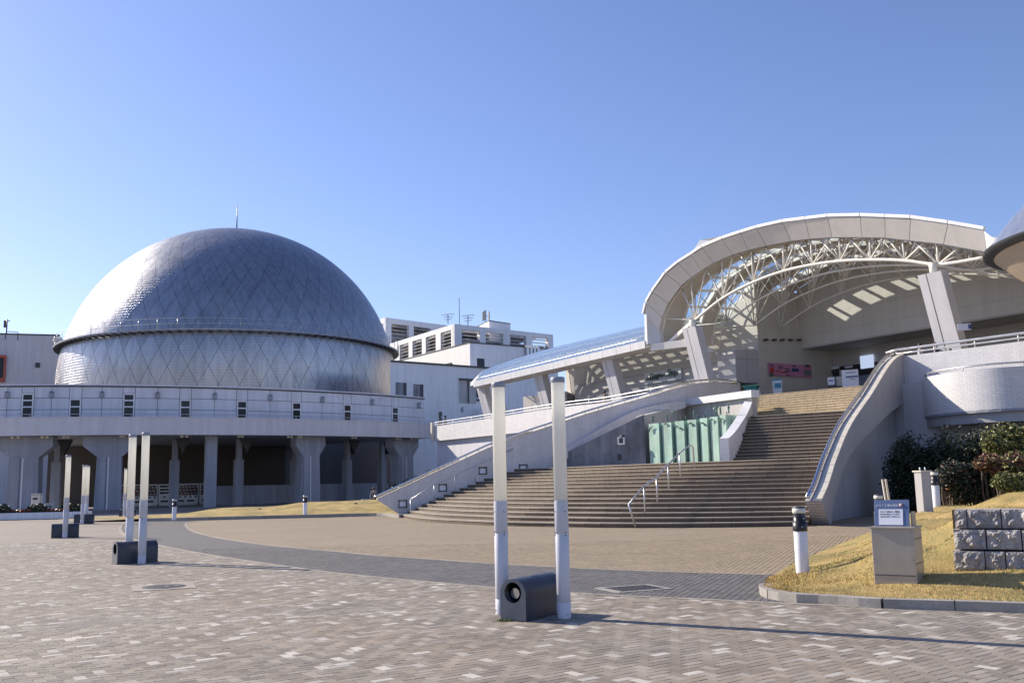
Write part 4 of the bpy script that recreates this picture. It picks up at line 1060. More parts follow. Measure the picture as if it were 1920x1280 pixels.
# end face leans: foot further back than the top
q = MB(); n = len(rpath); TH = .50; Q = offs(rpath, TH)
arcz = []
for i, p in enumerate(RT):
    u = i/(n-1); arcz.append(-.05 if u < .09 else max(-.05, 4.85*((u-.09)/.91)**.62-.05) if u < 1 else 4.8)
arcz = [min(a, z-.5) for a, z in zip(arcz, rz_)]
i0 = 3
bz = list(arcz)
for i in range(i0): bz[i] = rz_[0]-.03-(rz_[0]+.02)*(i/i0)
L0 = 0
for i in range(n-1):
    a, b_, c_, d_ = rpath[i], rpath[i+1], Q[i], Q[i+1]; L1 = L0+(b_-a).length
    q.quad((a.x, a.y, bz[i]), (a.x, a.y, rz_[i]), (b_.x, b_.y, rz_[i+1]), (b_.x, b_.y, bz[i+1]), 0, [(L0, bz[i]), (L0, rz_[i]), (L1, rz_[i+1]), (L1, bz[i+1])])
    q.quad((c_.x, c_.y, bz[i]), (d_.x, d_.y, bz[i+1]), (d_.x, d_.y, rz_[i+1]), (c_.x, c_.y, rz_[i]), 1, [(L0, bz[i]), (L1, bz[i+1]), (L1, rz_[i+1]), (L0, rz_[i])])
    q.quad((a.x, a.y, rz_[i]), (c_.x, c_.y, rz_[i]), (d_.x, d_.y, rz_[i+1]), (b_.x, b_.y, rz_[i+1]), 1)
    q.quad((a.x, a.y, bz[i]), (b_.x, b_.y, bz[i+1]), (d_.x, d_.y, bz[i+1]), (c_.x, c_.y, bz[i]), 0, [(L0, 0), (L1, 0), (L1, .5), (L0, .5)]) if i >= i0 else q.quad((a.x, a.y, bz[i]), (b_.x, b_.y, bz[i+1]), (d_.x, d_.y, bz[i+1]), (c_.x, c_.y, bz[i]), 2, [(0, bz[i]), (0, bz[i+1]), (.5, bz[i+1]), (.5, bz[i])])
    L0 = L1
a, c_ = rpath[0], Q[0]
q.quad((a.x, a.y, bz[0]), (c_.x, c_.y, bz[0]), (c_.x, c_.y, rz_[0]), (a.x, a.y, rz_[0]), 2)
a, c_ = rpath[-1], Q[-1]; q.quad((c_.x, c_.y, bz[-1]), (a.x, a.y, bz[-1]), (a.x, a.y, rz_[-1]), (c_.x, c_.y, rz_[-1]), 0)
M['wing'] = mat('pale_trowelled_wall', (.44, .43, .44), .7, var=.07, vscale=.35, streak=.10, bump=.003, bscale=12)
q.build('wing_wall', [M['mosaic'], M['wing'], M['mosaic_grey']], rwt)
# recessed lower wall under the arc
LP = [p+(q_-p)*.35 for p, q_ in zip(offs(rpath, TH*.5), offs(rpath, TH*.5))]
lowp = offs(rpath, TH-.46)[4:]; q = MB(); q.wall(lowp[::-1], -.05, [max(.3, z+.02) for z in arcz[4:][::-1]], .2)
q.build('lower_wall', M['wing'], rwt)
coping(rwt, rpath, [z+.003 for z in rz_], .26, .53, .06, .62)
q = MB(); hp = [Vector((a.x, a.y, z+.13)) for a, z in zip(offs(rpath, .09), rz_)]; q.tube(hp, .075, 12); q.lathe([(0, 0.09), (.07, .05), (.085, 0), (.07, -.06), (0, -.08)], tuple(hp[0]), 12)
q.build('handrail', M['chrome'], rwt)
q = MB()
for p in hp[2::4]: q.tube([p, p-Vector((0, 0, .14))], .025, 6)
q.build('rail_bracket', M['dark'], rwt)

# ------------------------------------------------------------------ recess wall, cascade and its side wall
rec = thing('recess_wall', 'stained concrete back wall with white cap behind the green bronze slabs', 'wall', (7, 50.4, ZL1))
RW2 = [Vector((1.5, 50.45)), Vector((12.9, 50.25))]
cap = [on_path(RW2, *p) for p in ((1285, 752), (1340, 745), (1400, 738))]
q = MB(); q.wall([Vector((9.1, 52.5)), Vector((11.75, 47.2))], ZL1-.3, 5.5, -.3); q.prism([(6.4, 47.6), (9.3, 52.2), (9.1, 52.4), (6.1, 47.9)], ZL1-.3, lambda p: 4.7 if p[0] < 7 else 5.5); q.build('concrete_wall', M['concrete_lt'], rec)
q = MB(); q.prism([(2.4, 49.75), (6.45, 47.55), (6.5, 47.8), (2.7, 50.2)], ZL1-.3, lambda p: 2.9 if p[0] < 4 else 4.75); q.build('flank_wall', M['concrete'], rec)
q = MB(); q.prism([(8.75, 52.6), (11.65, 46.9), (12.1, 47.1), (9.2, 52.8)], 5.45, 5.80); q.build('cap', M['white'], rec)
p = on_path([Vector((2.4, 49.73)), Vector((6.45, 47.53))], 1165, 826)
t = thing('wall_lamp', 'square white framed lamp on the stained grey wall left of the green slabs', 'lamp', p); q = MB()
for (dx, dz, w_, h_) in ((0, .16, .38, .07), (0, -.16, .38, .07), (-.155, 0, .07, .38), (.155, 0, .07, .38)): q.box((p.x+dx*.83, p.y-dx*.56-.05, p.z+dz), (w_, .1, h_), -.59)
q.build('frame', M['white'], t); q = MB(); q.box((p.x, p.y-.03, p.z), (.26, .05, .26), -.59); q.build('lens', M['dark'], t); q = MB(); q.tube([(p.x-.05, p.y-.1, p.z+.2), (p.x+.15, p.y-.16, p.z+.24)], .06, 8); q.build('visor', M['dark'], t)
p = on_path([Vector((2.4, 49.73)), Vector((6.45, 47.53))], 1161, 856); q = MB(); q.box((p.x, p.y-.02, p.z), (.14, .06, .28), -.59); q.build('vent', M['black'], rec)
sw_px = [(1366, 821), (1376, 812), (1387, 797), (1401, 775), (1410, 754), (1415, 737)]; sw_d = [40.3, 40.9, 41.8, 44, 47, 50.1]
SW = cr([at_d(px, py, d) for (px, py), d in zip(sw_px, sw_d)], 24)
swt = thing('cascade_side_wall', 'white parapet wall curving down between the green slabs and the dark steps', 'wall', (SW[0].x, SW[0].y, ZL1))
q = MB(); q.wall([p.to_2d() for p in SW], ZL1-.3, [p.z for p in SW], -.40, 0, 1); q.build('wall', [M['mosaic_row'], M['white']], swt)
for (px, py) in ((1393, 818), (1411, 784)):
    p = on_path([v.to_2d() for v in SW], px, py); q = MB(); q.box((p.x+.03, p.y-.02, p.z), (.05, .22, .30), -.45); q.build('step_light', M['dark'], swt)
cas = thing('bronze_cascade', 'row of seven tall green patina slabs with small bronze figures and dolphins', 'sculpture', (8.3, 45.6, ZL1))
CP = [Vector((6.45, 47.5)), Vector((9.9, 43.6))]
edges = [(1215.5, 1236.5), (1240, 1260), (1264.5, 1283.5), (1288, 1306.5), (1311, 1327), (1330.5, 1347), (1349, 1362)]
tops = [(793.5), (792), (789), (786.5), (783.5), (781), (777.5)]
M['patina'] = mat('green_patina_slab', (.33, .54, .45), .65, var=.22, vscale=2.2, streak=.35, bump=.004, bscale=25, warm=(.40, .56, .47))
for (x0, x1), yt in zip(edges, tops):
    A = on_path(CP, x0, yt+20); Bq = on_path(CP, x1, yt+20); zt2 = on_path(CP, (x0+x1)/2, yt).z; e = (Bq-A).to_2d().normalized(); nn = Vector((-e.y, e.x))
    a, b_ = A.to_2d()+nn*.06, Bq.to_2d()-nn*.03; q = MB(); q.prism([tuple(a), tuple(b_), tuple(b_+nn*.9), tuple(a+nn*.6)], ZL1-.05, zt2); q.build('slab', M['patina'], cas)
A = on_path(CP, 1213, 830).to_2d(); Bq = on_path(CP, 1364, 830).to_2d(); e = (Bq-A).normalized(); nn = Vector((-e.y, e.x)); q = MB()
q.prism([tuple(A+nn*.35), tuple(Bq+nn*.35), tuple(Bq+nn*1.2), tuple(A+nn*1.2)], ZL1-.05, 4.1); q.build('backing', M['bronze'], cas)
def figure(px, py_foot, h, pose, rz, seed):
    p = on_path(CP, px, py_foot); p = Vector((p.x, p.y, 0))+Vector((nn.x, nn.y, 0))*.3; z = on_path(CP, px, py_foot).z
    r_ = random.Random(seed); vs = []; es = []; rad = []
    def v(x, y, zz, r): vs.append((x*h, y*h, zz*h)); rad.append(r*h); return len(vs)-1
    lean = {'stand': 0, 'bend': .28, 'sit': .02, 'arms': 0}[pose]; hip = .5 if pose != 'sit' else .30
    pel = v(0, 0, hip, .075); ch = v(lean*.5, 0, hip+.22, .085); nk = v(lean*.9, 0, hip+.34-lean*.2, .035); hd = v(lean*1.1, 0, hip+.44-lean*.3, .062)
    es += [(pel, ch), (ch, nk), (nk, hd)]
    for s_ in (-1, 1):
        if pose == 'sit': k = v(.16, s_*.06, hip+.02, .05); f = v(.18, s_*.06, .02, .03)
        else: k = v(.02*s_+.02, s_*.06, hip*.52, .045); f = v(-.03*s_, s_*.08, .03, .03)
        es += [(pel, k), (k, f)]
        if pose == 'arms': e_ = v(.05, s_*.17, hip+.36, .03); w_ = v(.02, s_*.14, hip+.52, .022)
        else: e_ = v(lean*.6+.05, s_*.14, hip+.14, .03); w_ = v(lean*1.1+.14, s_*.12, hip+.08-(.1 if pose == 'bend' else 0), .022)
        es += [(ch, e_), (e_, w_)]
    me = skin(vs, es, rad, 1); ang = rz
    return link('figure', me, cas, mw=Matrix.Translation((p.x, p.y, z)) @ Matrix.Rotation(ang, 4, 'Z')), me
def skin(vs, es, rad, lev=1, name='figure', mats='bronze'):
    me = bpy.data.meshes.new(name); me.from_pydata(vs, es, []); o = bpy.data.objects.new('tmp', me); C.objects.link(o)
    md = o.modifiers.new('s', 'SKIN'); md.use_smooth_shade = True
    for d_, r in zip(me.skin_vertices[0].data, rad): d_.radius = (r, r)
    me.skin_vertices[0].data[0].use_root = True
    if lev: sm = o.modifiers.new('b', 'SUBSURF'); sm.levels = lev; sm.render_levels = lev
    dg = bpy.context.evaluated_depsgraph_get(); out = bpy.data.meshes.new_from_object(o.evaluated_get(dg)); out.name = name
    bpy.data.objects.remove(o); out.materials.clear()
    for m_ in (mats if isinstance(mats, list) else [mats]): out.materials.append(M[m_])
    return out
for i, (px, py, h, pose, rz) in enumerate([(1217, 792, .46, 'stand', 1), (1244, 791, .46, 'stand', 2), (1254, 784, .42, 'arms', .3), (1270, 789, .25, 'sit', .2), (1279, 788, .3, 'sit', 2), (1294, 785, .48, 'stand', .5), (1301, 785, .34, 'sit', 3),
                                          (1312, 787, .3, 'bend', 1), (1322, 783, .44, 'bend', 3.1), (1333, 780.5, .52, 'stand', 0), (1337, 780.5, .54, 'arms', 1), (1344, 779.5, .50, 'stand', 2), (1355, 777, .24, 'sit', 1), (1359, 776.5, .50, 'stand', .6)]):
    figure(px, py, h, pose, rz, i)
def dolphin(px, py, L_, ang, bend):
    p = on_path(CP, px, py)-Vector((nn.x, nn.y, 0))*.06; q = MB(); pts = []; rs = []
    for k in range(9):
        u = k/8; x = (u-.5)*L_; zz = -bend*L_*(2*u-1)**2; pts.append((x, 0, zz)); rs.append(L_*(.012+.115*math.sin(math.pi*u**.8)**1.1))
    q.tube(pts, rs, 8); q.add([(-.02*L_, 0, .08*L_), (.12*L_, 0, .10*L_), (.13*L_, 0, .22*L_)], [(0, 1, 2), (2, 1, 0)])
    q.add([(.44*L_, -.02, -bend*L_*.8), (.58*L_, -.14*L_, -bend*L_*1.2), (.58*L_, .14*L_, -bend*L_*1.2)], [(0, 1, 2), (2, 1, 0)])
    q.add([(-.15*L_, -.08*L_, 0), (0, -.16*L_, -.14*L_), (-.02*L_, -.07*L_, 0)], [(0, 1, 2), (2, 1, 0)])
    Mx = Matrix.Translation(p) @ Matrix.Rotation(math.atan2(e.y, e.x), 4, 'Z') @ Matrix.Rotation(ang, 4, 'Y'); me = q.mesh('dolphin', M['bronze']); link('dolphin', me, cas, mw=Mx)
for px, py, L_, an, bd in ((1220, 803, .34, -.9, .3), (1249, 794, .3, .05, .15), (1270, 799, .28, .5, .15), (1277, 802, .26, .1, .15), (1296, 793, .36, .15, .2), (1319, 793, .34, .35, .2), (1335, 786, .3, -.1, .3), (1353, 786, .32, -.6, .3)): dolphin(px, py, L_, an, bd)
# ------------------------------------------------------------------ upper plaza, terrace, entrance hall
E2 = Vector((.53, -.848)).normalized(); N2 = Vector((.848, .53)).normalized(); O2 = Vector((8.5, 61.5))
def Fp(s, w_, z=None):
    p = O2+E2*s+N2*w_
    return Vector((p.x, p.y, z)) if z is not None else p
def sw(px, py, w_):
    "pixel on the vertical plane parallel to the hall front at depth w: returns s, z"
    p = on_path([Fp(-40, w_), Fp(40, w_)], px, py); return (p.to_2d()-O2).dot(E2), p.z
PT = [(p.x, p.y) for p in RT[-1:]]
plaza = MB(); poly = [tuple(Fp(-24.5, -2.4)), tuple(Fp(-1.5, -2.4)), (10, 54.6), (12.9, 54.3), tuple(S3b[0]), tuple(S3b[1]), (17.6, 43.6), (20.9, 38.9), (27, 34), (50, 50), tuple(Fp(10, 30)), tuple(Fp(-24.5, 30))]
plaza.prism(poly, 5.6, 5.995); plaza.build('upper_plaza', M['granite'], kind='structure')
q = MB(); q.wall([Vector(S3a[0])+Vector((.2, .2)), Vector((12.8, 52.8)), Vector((12.9, 54.2))], 0, 5.59, .2)
# terrace on the left with parapet
tp_px = [(813, 799), (870, 791), (925, 783), (980, 774), (1035, 766), (1082, 760), (1129, 755), (1190, 744), (1260, 731)]
TW = [Fp(-40, -2.5), Fp(3, -2.5)]
TPp = cr([on_path(TW, *p) for p in tp_px], 30); print('terrace z', [round(p.z, 2) for p in TPp[::6]], 'x', TPp[0], TPp[-1])
ter = thing('terrace_parapet', 'white parapet of the upper walkway joining the grey gallery to the shop front', 'wall', (TPp[0].x, TPp[0].y, 0))
zb_px = on_path(TW, 900, 818).z
q = MB(); q.wall([p.to_2d() for p in TPp], zb_px, [p.z for p in TPp], -.35); q.build('parapet', M['mosaic_row'], ter)
q = MB(); q.wall([p.to_2d()+N2*.35 for p in TPp], -.05, zb_px+.02, -.3); q.build('lower_wall', M['render_blue'], ter)
q = MB(); hp = [p+Vector((N2.x, N2.y, 0))*.15+Vector((0, 0, .33)) for p in TPp]; q.tube(hp, .045, 8); q.build('handrail', M['white_clean'], ter)
q = MB(); q.tube([p-Vector((0, 0, .2)) for p in hp], .03, 8); q.build('mid_rail', M['white_clean'], ter)
for p in hp[::3]:
    q = MB(); q.tube([p, p-Vector((0, 0, .34))], .028, 6); q.build('rail_post', M['white_clean'], ter)
q = MB(); j = on_path(TW, 813, 810); q.box((j.x-.1, j.y-.1, (zb_px+ZP)/2-.15), (.22, .3, 1.6), .6, bev=.02); q.build('end_post', M['coping'], ter)

hall = thing('entrance_hall', 'entrance hall with a wide arched canopy roof on a cream steel truss', 'building', Fp(10, 4, 0))
Tpx = [(1208, 589), (1213, 568), (1224, 548), (1249, 513), (1272, 494), (1296, 479), (1317, 465), (1355, 449), (1389, 438), (1419, 429), (1468, 418), (1510, 413), (1552, 408), (1613, 407), (1659, 409), (1707, 411), (1777, 421), (1845, 433)]
Bpx = [(1236, 620), (1241, 595), (1253, 569), (1277, 536), (1297, 520), (1315, 507), (1338, 493), (1373, 478), (1403, 469), (1436, 461), (1483, 452), (1518, 448), (1560, 445), (1616, 445), (1660, 446), (1705, 451), (1769, 458), (1851, 473)]
WT, WB = -.7, 0.0
Tsz = [sw(*p, WT) for p in Tpx]; Bsz = [sw(*p, WB) for p in Bpx]
T3 = [Fp(s, WT, z) for s, z in Tsz]; B3 = [Fp(s, WB, z) for s, z in Bsz]
print('arch', [(round(s, 1), round(z, 1)) for s, z in Tsz[::3]])
for i in range(len(T3)-1):
    a, b_, c_, d_ = T3[i], T3[i+1], B3[i+1], B3[i]
    def ins(p, q_, r): return p.lerp(q_, r)
    cen = (a+b_+c_+d_)/4; nn3 = (b_-a).cross(d_-a).normalized(); nn3 = nn3 if nn3.y > 0 else -nn3
    vs = [p+(cen-p).normalized()*.022 for p in (a, b_, c_, d_)]; q = MB(); vs2 = [v+nn3*.08 for v in vs]
    q.add(vs+vs2, [(0, 1, 2, 3), (7, 6, 5, 4), (0, 4, 5, 1), (1, 5, 6, 2), (2, 6, 7, 3), (3, 7, 4, 0)]); q.build('fascia_panel', M['fascia'], hall)
q = MB(); q.slab([v+Vector((0, .06, 0)) for v in T3], [v+Vector((0, .06, 0)) for v in B3], (.02, .12, 0)); q.build('fascia_backing', M['pier'], hall)
# rim strip above the fascia
for i in range(len(T3)-1):
    a, b_ = T3[i], T3[i+1]; d_ = (b_-a).normalized(); up_ = Vector((-d_.z*E2.x, -d_.z*E2.y, abs(d_.to_2d().length)))
    q = MB(); o1 = up_.normalized()*.12; q.beam(a+d_*.02+o1, b_-d_*.02+o1, .16, .15, up=up_); q.build('rim_strip', M['fascia'], hall)
# end pieces
pl_ = Fp(*sw(1209, 650, WT)[:1], WT, sw(1209, 650, WT)[1]); q = MB(); a = T3[0]; s1, z1 = sw(1213.5, 641, WT)
q.add([a, Fp(Tsz[0][0]-.04, WT, z1-.1), Fp(s1+.03, WT, z1-.12), Fp(s1+.03, WT, a.z-.02)]+[p+Vector((N2.x, N2.y, 0))*.5 for p in (a, Fp(Tsz[0][0]-.04, WT, z1-.1), Fp(s1+.03, WT, z1-.12), Fp(s1+.03, WT, a.z-.02))],
      [(0, 1, 2, 3), (7, 6, 5, 4), (0, 4, 5, 1), (1, 5, 6, 2), (2, 6, 7, 3), (3, 7, 4, 0)]); q.build('corner_fin', M['white'], hall)
s2, z2_ = sw(1240, 651, WB); q = MB(); a = T3[0]+Vector((.05, .05, 0)); b_ = B3[0]; c_ = Fp(s2, WB, z2_); d_ = Fp(s1+.05, WT+.02, z1-.12)
q.add([a, d_, c_, b_]+[p+Vector((N2.x, N2.y, 0))*.3 for p in (a, d_, c_, b_)], [(0, 1, 2, 3), (7, 6, 5, 4), (0, 4, 5, 1), (1, 5, 6, 2), (2, 6, 7, 3), (3, 7, 4, 0)]); q.build('corner_panel', M['fascia'], hall)
rq = T3[-1]; q = MB(); c_ = B3[-1]; r1 = at_d(1867, 451, rq.y-.7); r2 = at_d(1872, 480, rq.y-.7)
q.add([rq, r1, r2, c_]+[p+Vector((.25, .4, 0)) for p in (rq, r1, r2, c_)], [(0, 1, 2, 3), (7, 6, 5, 4), (0, 4, 5, 1), (1, 5, 6, 2), (2, 6, 7, 3), (3, 7, 4, 0)]); q.build('corner_panel', M['white'], hall)
# roof skin in bands, glazed strips between
prof = cr([Vector((s, 0, z)) for s, z in Bsz], 19)
prof = [Vector((Bsz[0][0]-.3, 0, Bsz[0][1]-1.2))]+prof+[Vector((26.5, 0, 10.6))]
def lift(w_): return .25+.35*math.sin(max(0, w_)/12*math.pi)
def rp3(p, w_, dz=0): return Fp(p.x, w_, p.z+lift(w_)+dz)
bands = [(.0, 1.9, 1), (1.9, 3.5, 0), (3.5, 4.7, 1), (4.7, 6.1, 0), (6.1, 7.8, 1), (7.8, 8.8, 0), (8.8, 9.95, 1)]
for w0, w1, op in bands:
    for i in range(len(prof)-1):
        a, b_ = prof[i], prof[i+1]; q = MB()
        A = [rp3(a, w0+.01), rp3(b_, w0+.01)]; Bq = [rp3(a, w1-.01), rp3(b_, w1-.01)]
        if op: q.slab(A, Bq, (0, 0, .28)); q.build('roof_panel', M['canopy'], hall)
        elif 1 <= i <= len(prof)-3:
            d_ = (A[1]-A[0])*.03; q.slab([A[0]+d_, A[1]-d_], [Bq[0]+d_, Bq[1]-d_], (0, 0, .04)); q.build('skylight_pane', M['glass'], hall)
q = MB()
for w_ in (1.9, 3.5, 4.7, 6.1, 7.8, 8.8):
    for i in range(len(prof)-1): q.beam(rp3(prof[i], w_, -.02), rp3(prof[i+1], w_, -.02), .14, .22)
for (w0, w1) in ((1.9, 3.5), (4.7, 6.1), (7.8, 8.8)):
    for i in range(1, len(prof)-1): q.beam(rp3(prof[i], w0, .0), rp3(prof[i], w1, .0), .75 if (i % 2 and w0 > 7) else .14, .14)
q.build('skylight_frame', M['steel'], hall)
# sky-light monitor on top
m0 = at_d(1345, 452, 60.5); q = MB(); a = Fp(4.2, 3, 15.0); 
mo = [at_d(1292, 482, 61.5), at_d(1312, 450, 61.5), at_d(1360, 441, 60), at_d(1372, 452, 60)]
q.add(mo+[p+Vector((1.4, 1.1, 0)) for p in mo], [(0, 1, 2, 3), (7, 6, 5, 4), (0, 4, 5, 1), (1, 5, 6, 2), (2, 6, 7, 3), (3, 7, 4, 0)]); q.f = [f[::-1] for f in q.f]; q.build('roof_monitor', M['white'], hall)
# trusses
Lpx = [(1295, 599), (1347, 558), (1404, 528), (1461, 507), (1515, 495), (1567, 488), (1623, 485.5), (1688, 487), (1751, 494), (1845, 480)]
Lsz = [sw(*p, 0) for p in Lpx]
def truss(w_, thick, deep=True):
    root = None; ch = cr([Fp(s, w_, z) for s, z in Lsz], 40); q = MB(); q.tube(ch, thick, 8); root = q.build('truss_chord', M['steel'], hall)
    up_ = cr([rp3(p, w_, -.12) for p in prof], 60); q = MB(); q.tube(up_, thick*.7, 6); q.build('upper_chord', M['steel'], root)
    webs = []
    for k, (s, z) in enumerate(Lsz):
        P0 = Fp(s, w_, z); n_u = []
        for ds in (-1.15, 0.0, 1.15):
            tgt = s+ds
            best = min(up_, key=lambda v: abs((v.to_2d()-O2).dot(E2)-tgt)); n_u.append(best)
        if k == 0: n_u = [min(up_, key=lambda v: abs(v.z-11.6)+abs((v.to_2d()-O2).dot(E2)-1.2)), n_u[0], n_u[1], n_u[2]]
        for j, U3 in enumerate(n_u): webs.append((P0, U3, thick*.55))
        if deep:
            for dw in (-1.2, 1.4):
                if w_+dw > 9.5 or w_+dw < -.2: continue
                for ds in (-1.0, 1.0):
                    best = min(prof, key=lambda v: abs(v.x-(s+ds))); webs.append((P0, rp3(best, w_+dw, -.1), thick*.5))
    for a, b_, r in webs:
        q = MB(); q.tube([a, b_], r, 6); q.build('truss_web', M['steel'], root)
for w_, th_ in ((0.35, .085), (3.0, .06), (5.4, .06), (7.8, .06)): truss(w_, th_, w_ < 7)
# eave beam low left under the corner
q = MB(); s3, z3 = sw(1240, 655, 0); q.beam(Fp(s1, -.3, z1-.35), Fp(s1+2.4, .6, z1-.32), .5, .45); q.beam(Fp(s1+.5, .3, z1-.3), Fp(Lsz[0][0], .3, Lsz[0][1]), .14, .2); q.build('corner_beam', M['steel'], hall)
# leaning columns: wide flat shaft with a dark groove
def column(s, ztop_, par, wd=1.15, z0=5.6, lean=1.15, head=True, wtop=.3):
    zt2 = ztop_; a = Fp(s+.25, wtop+lean, z0); b_ = Fp(s, wtop, zt2); q = MB()
    ax = (b_-a).normalized(); fx = Vector((E2.x, E2.y, 0)); dp = fx.cross(ax).normalized()
    def bar(off, w2, dpt, fr, m):
        q = MB(); A = a+fx*off+dp*fr; B_ = b_+fx*off*.92+dp*fr
        vs = [p+fx*i*w2/2+dp*j*dpt/2 for p in (A, B_) for i, j in ((-1, -1), (1, -1), (1, 1), (-1, 1))]
        q.add(vs, [(3, 2, 1, 0), (4, 5, 6, 7), (0, 1, 5, 4), (1, 2, 6, 5), (2, 3, 7, 6), (3, 0, 4, 7)]); return q.build('column' if m == 'pier' else m, M[{'pier': 'column', 'groove': 'dark', 'fin': 'column'}[m]], par)
    c_ = bar(0, wd*.9, .42, 0, 'pier')
    sg = -1 if dp.y > 0 else 1
    for off, w2 in ((-wd*.36, wd*.34), (wd*.17, wd*.62)):
        q = MB(); A = a+fx*off+dp*sg*.27; B_ = b_+fx*off+dp*sg*.27; vs = [p+fx*i*w2/2+dp*j*.12 for p in (A, B_) for i, j in ((-1, -1), (1, -1), (1, 1), (-1, 1))]
        q.add(vs, [(3, 2, 1, 0), (4, 5, 6, 7), (0, 1, 5, 4), (1, 2, 6, 5), (2, 3, 7, 6), (3, 0, 4, 7)]); q.build('column_plate', M['column'], c_)
    q = MB(); A = a+fx*(-wd*.165)+dp*sg*.27; B_ = b_+fx*(-wd*.165)+dp*sg*.27; q.beam(A, B_, .07, .1, up=tuple(dp)); q.build('column_groove', M['dark'], c_)
    if head: q = MB(); q.tube([b_-ax*.1, b_+ax*.45], [.22, .16], 10); q.build('bearing', M['steel'], c_)
    return c_
M['column'] = mat('pale_column_cladding', (.60, .60, .63), .45, var=.06, vscale=.6, streak=.08)
sc1, zc1 = sw(1300, 612, .3); sc2, zc2 = sw(1752, 510, .3)
column(sc1, zc1, hall, 1.15); column(sc2, zc2, hall, 1.2)
# hall walls
gp = [(4.1, 10.0)]+[(p.x, p.z+lift(9.8)) for p in prof if p.x > 4.3]+[(27, 10.0)]
def upwall(name, pts, w0, th, m):
    q = MB(); n = len(pts); vs = [Fp(s, w0, z) for s, z in pts]+[Fp(s, w0+th, z) for s, z in pts]
    q.add(vs, [tuple(range(n))[::-1], tuple(range(n, 2*n))]+[(i, (i+1) % n, n+(i+1) % n, n+i) for i in range(n)]); return q.build(name, M[m], hall)
gp[1:2] = [(4.1, gp[1][1])]+gp[1:2]
upwall('gable_wall', gp, 10.0, .4, 'hall')
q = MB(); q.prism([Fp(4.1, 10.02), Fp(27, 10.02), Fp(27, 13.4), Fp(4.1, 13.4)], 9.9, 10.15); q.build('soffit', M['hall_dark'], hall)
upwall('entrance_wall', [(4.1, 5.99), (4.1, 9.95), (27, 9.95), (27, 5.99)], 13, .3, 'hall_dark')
ztopw = lambda s: max(10.5, next((a.z+(b_.z-a.z)*(s-a.x)/(b_.x-a.x) for a, b_ in zip(prof[:-1], prof[1:]) if a.x <= s <= b_.x), 12.3)+.2)
upwall('shop_wall', [(-17.3, 5.99), (-17.3, 12.35), (-.2, 12.35), (.8, 12.5), (4.2, ztopw(4.2))]+[(4.2, 5.99)], 6.0, .3, 'hall')
q = MB(); q.prism([Fp(4.2, 6.3), Fp(4.2, 13.2), Fp(3.9, 13.2), Fp(3.9, 6.3)], 5.99, ztopw(4.2)); q.build('return_wall', M['hall'], hall)
q = MB(); q.prism([Fp(23.2, 8.4), Fp(24.2, 8.4), Fp(24.2, 10), Fp(23.2, 10)], 5.99, 12.0); q.build('corner_pier', M['wing'], hall)
# right hand closing wall so the hall has depth
q = MB(); q.prism([Fp(26.9, -1), Fp(27.2, -1), Fp(27.2, 13.3), Fp(26.9, 13.3)], 5.99, 11.0); q.build('side_wall', M['hall'], hall)
for px in (1437, 1453, 1468, 1483, 1499):
    p = on_path([Fp(4.2, 5.9), Fp(4.2, 12)], px, 638); q = MB(); q.box(tuple(p-Vector((.1, .2, 0))), (.22, .3, .12), .56); q.build('spotlight', M['dark'], hall)
# entrance openings
def hrect(name, par, w_, x0, y0, x1, y1, m, dep=.1, out=.05): return rect_part(name, par, [Fp(-40, w_), Fp(40, w_)], x0, y0, x1, y1, m, dep, out)
dr = hrect('doorway', hall, 13, 1552, 684, 1648, 745, 'black', .12, .02)
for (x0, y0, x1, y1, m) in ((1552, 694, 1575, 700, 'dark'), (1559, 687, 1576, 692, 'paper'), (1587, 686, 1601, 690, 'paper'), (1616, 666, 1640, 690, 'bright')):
    if m == 'bright': M.setdefault('bright', emit('painted_daylight_glow', (.62, .72, .95), .5))  # glow painted into the pane for daylight seen in the glass, no lamp
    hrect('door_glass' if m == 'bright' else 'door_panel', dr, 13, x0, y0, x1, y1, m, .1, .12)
for x in (1553, 1562, 1580, 1598, 1612): hrect('door_mullion', dr, 13, x-.8, 693, x+.8, 745, 'steel', .12, .14)
hrect('door_glass', dr, 13, 1563, 705, 1579, 745, 'paleglass', .06, .09); hrect('door_glass', dr, 13, 1613, 702, 1645, 745, 'paleglass', .06, .09)
def board(name, label, cat, d, x0, y0, x1, y1, m, parts=(), dep=.15, rz=-.5):
    A = at_d(x0, y1, d); B_ = at_d(x1, y1, d); zt2 = at_d((x0+x1)/2, y0, d).z; W_ = (B_.x-A.x); c = ((A.x+B_.x)/2, d, 0)
    t = thing(name, label, cat, (c[0], c[1], 5.995)); z0 = 5.995; Mx = Matrix.Translation(c) @ Matrix.Rotation(rz, 4, 'Z'); W_ /= math.cos(rz)
    q = MB(); q.add([Mx @ Vector(v) for v in [(i*W_/2, j*dep/2, z) for z in (z0, zt2) for i, j in ((-1, -1), (1, -1), (1, 1), (-1, 1))]], [(3, 2, 1, 0), (4, 5, 6, 7), (0, 1, 5, 4), (1, 2, 6, 5), (2, 3, 7, 6), (3, 0, 4, 7)])
    q.build('body', M[m], t)
    for k, (nm, u0, u1, v0, v1, mm) in enumerate(parts):
        H = zt2-z0; q = MB(); x0_, x1_ = (u0-.5)*W_, (u1-.5)*W_; za, zb2 = z0+H*v0, z0+H*v1
        q.add([Mx @ Vector(v) for v in [(x, y, z) for z in (za, zb2) for x, y in ((x0_, -dep/2-.015-.004*k), (x1_, -dep/2-.015-.004*k), (x1_, -dep/2+.01), (x0_, -dep/2+.01))]], [(3, 2, 1, 0), (4, 5, 6, 7), (0, 1, 5, 4), (1, 2, 6, 5), (2, 3, 7, 6), (3, 0, 4, 7)])
        q.build(nm, M[mm], t)
    return t
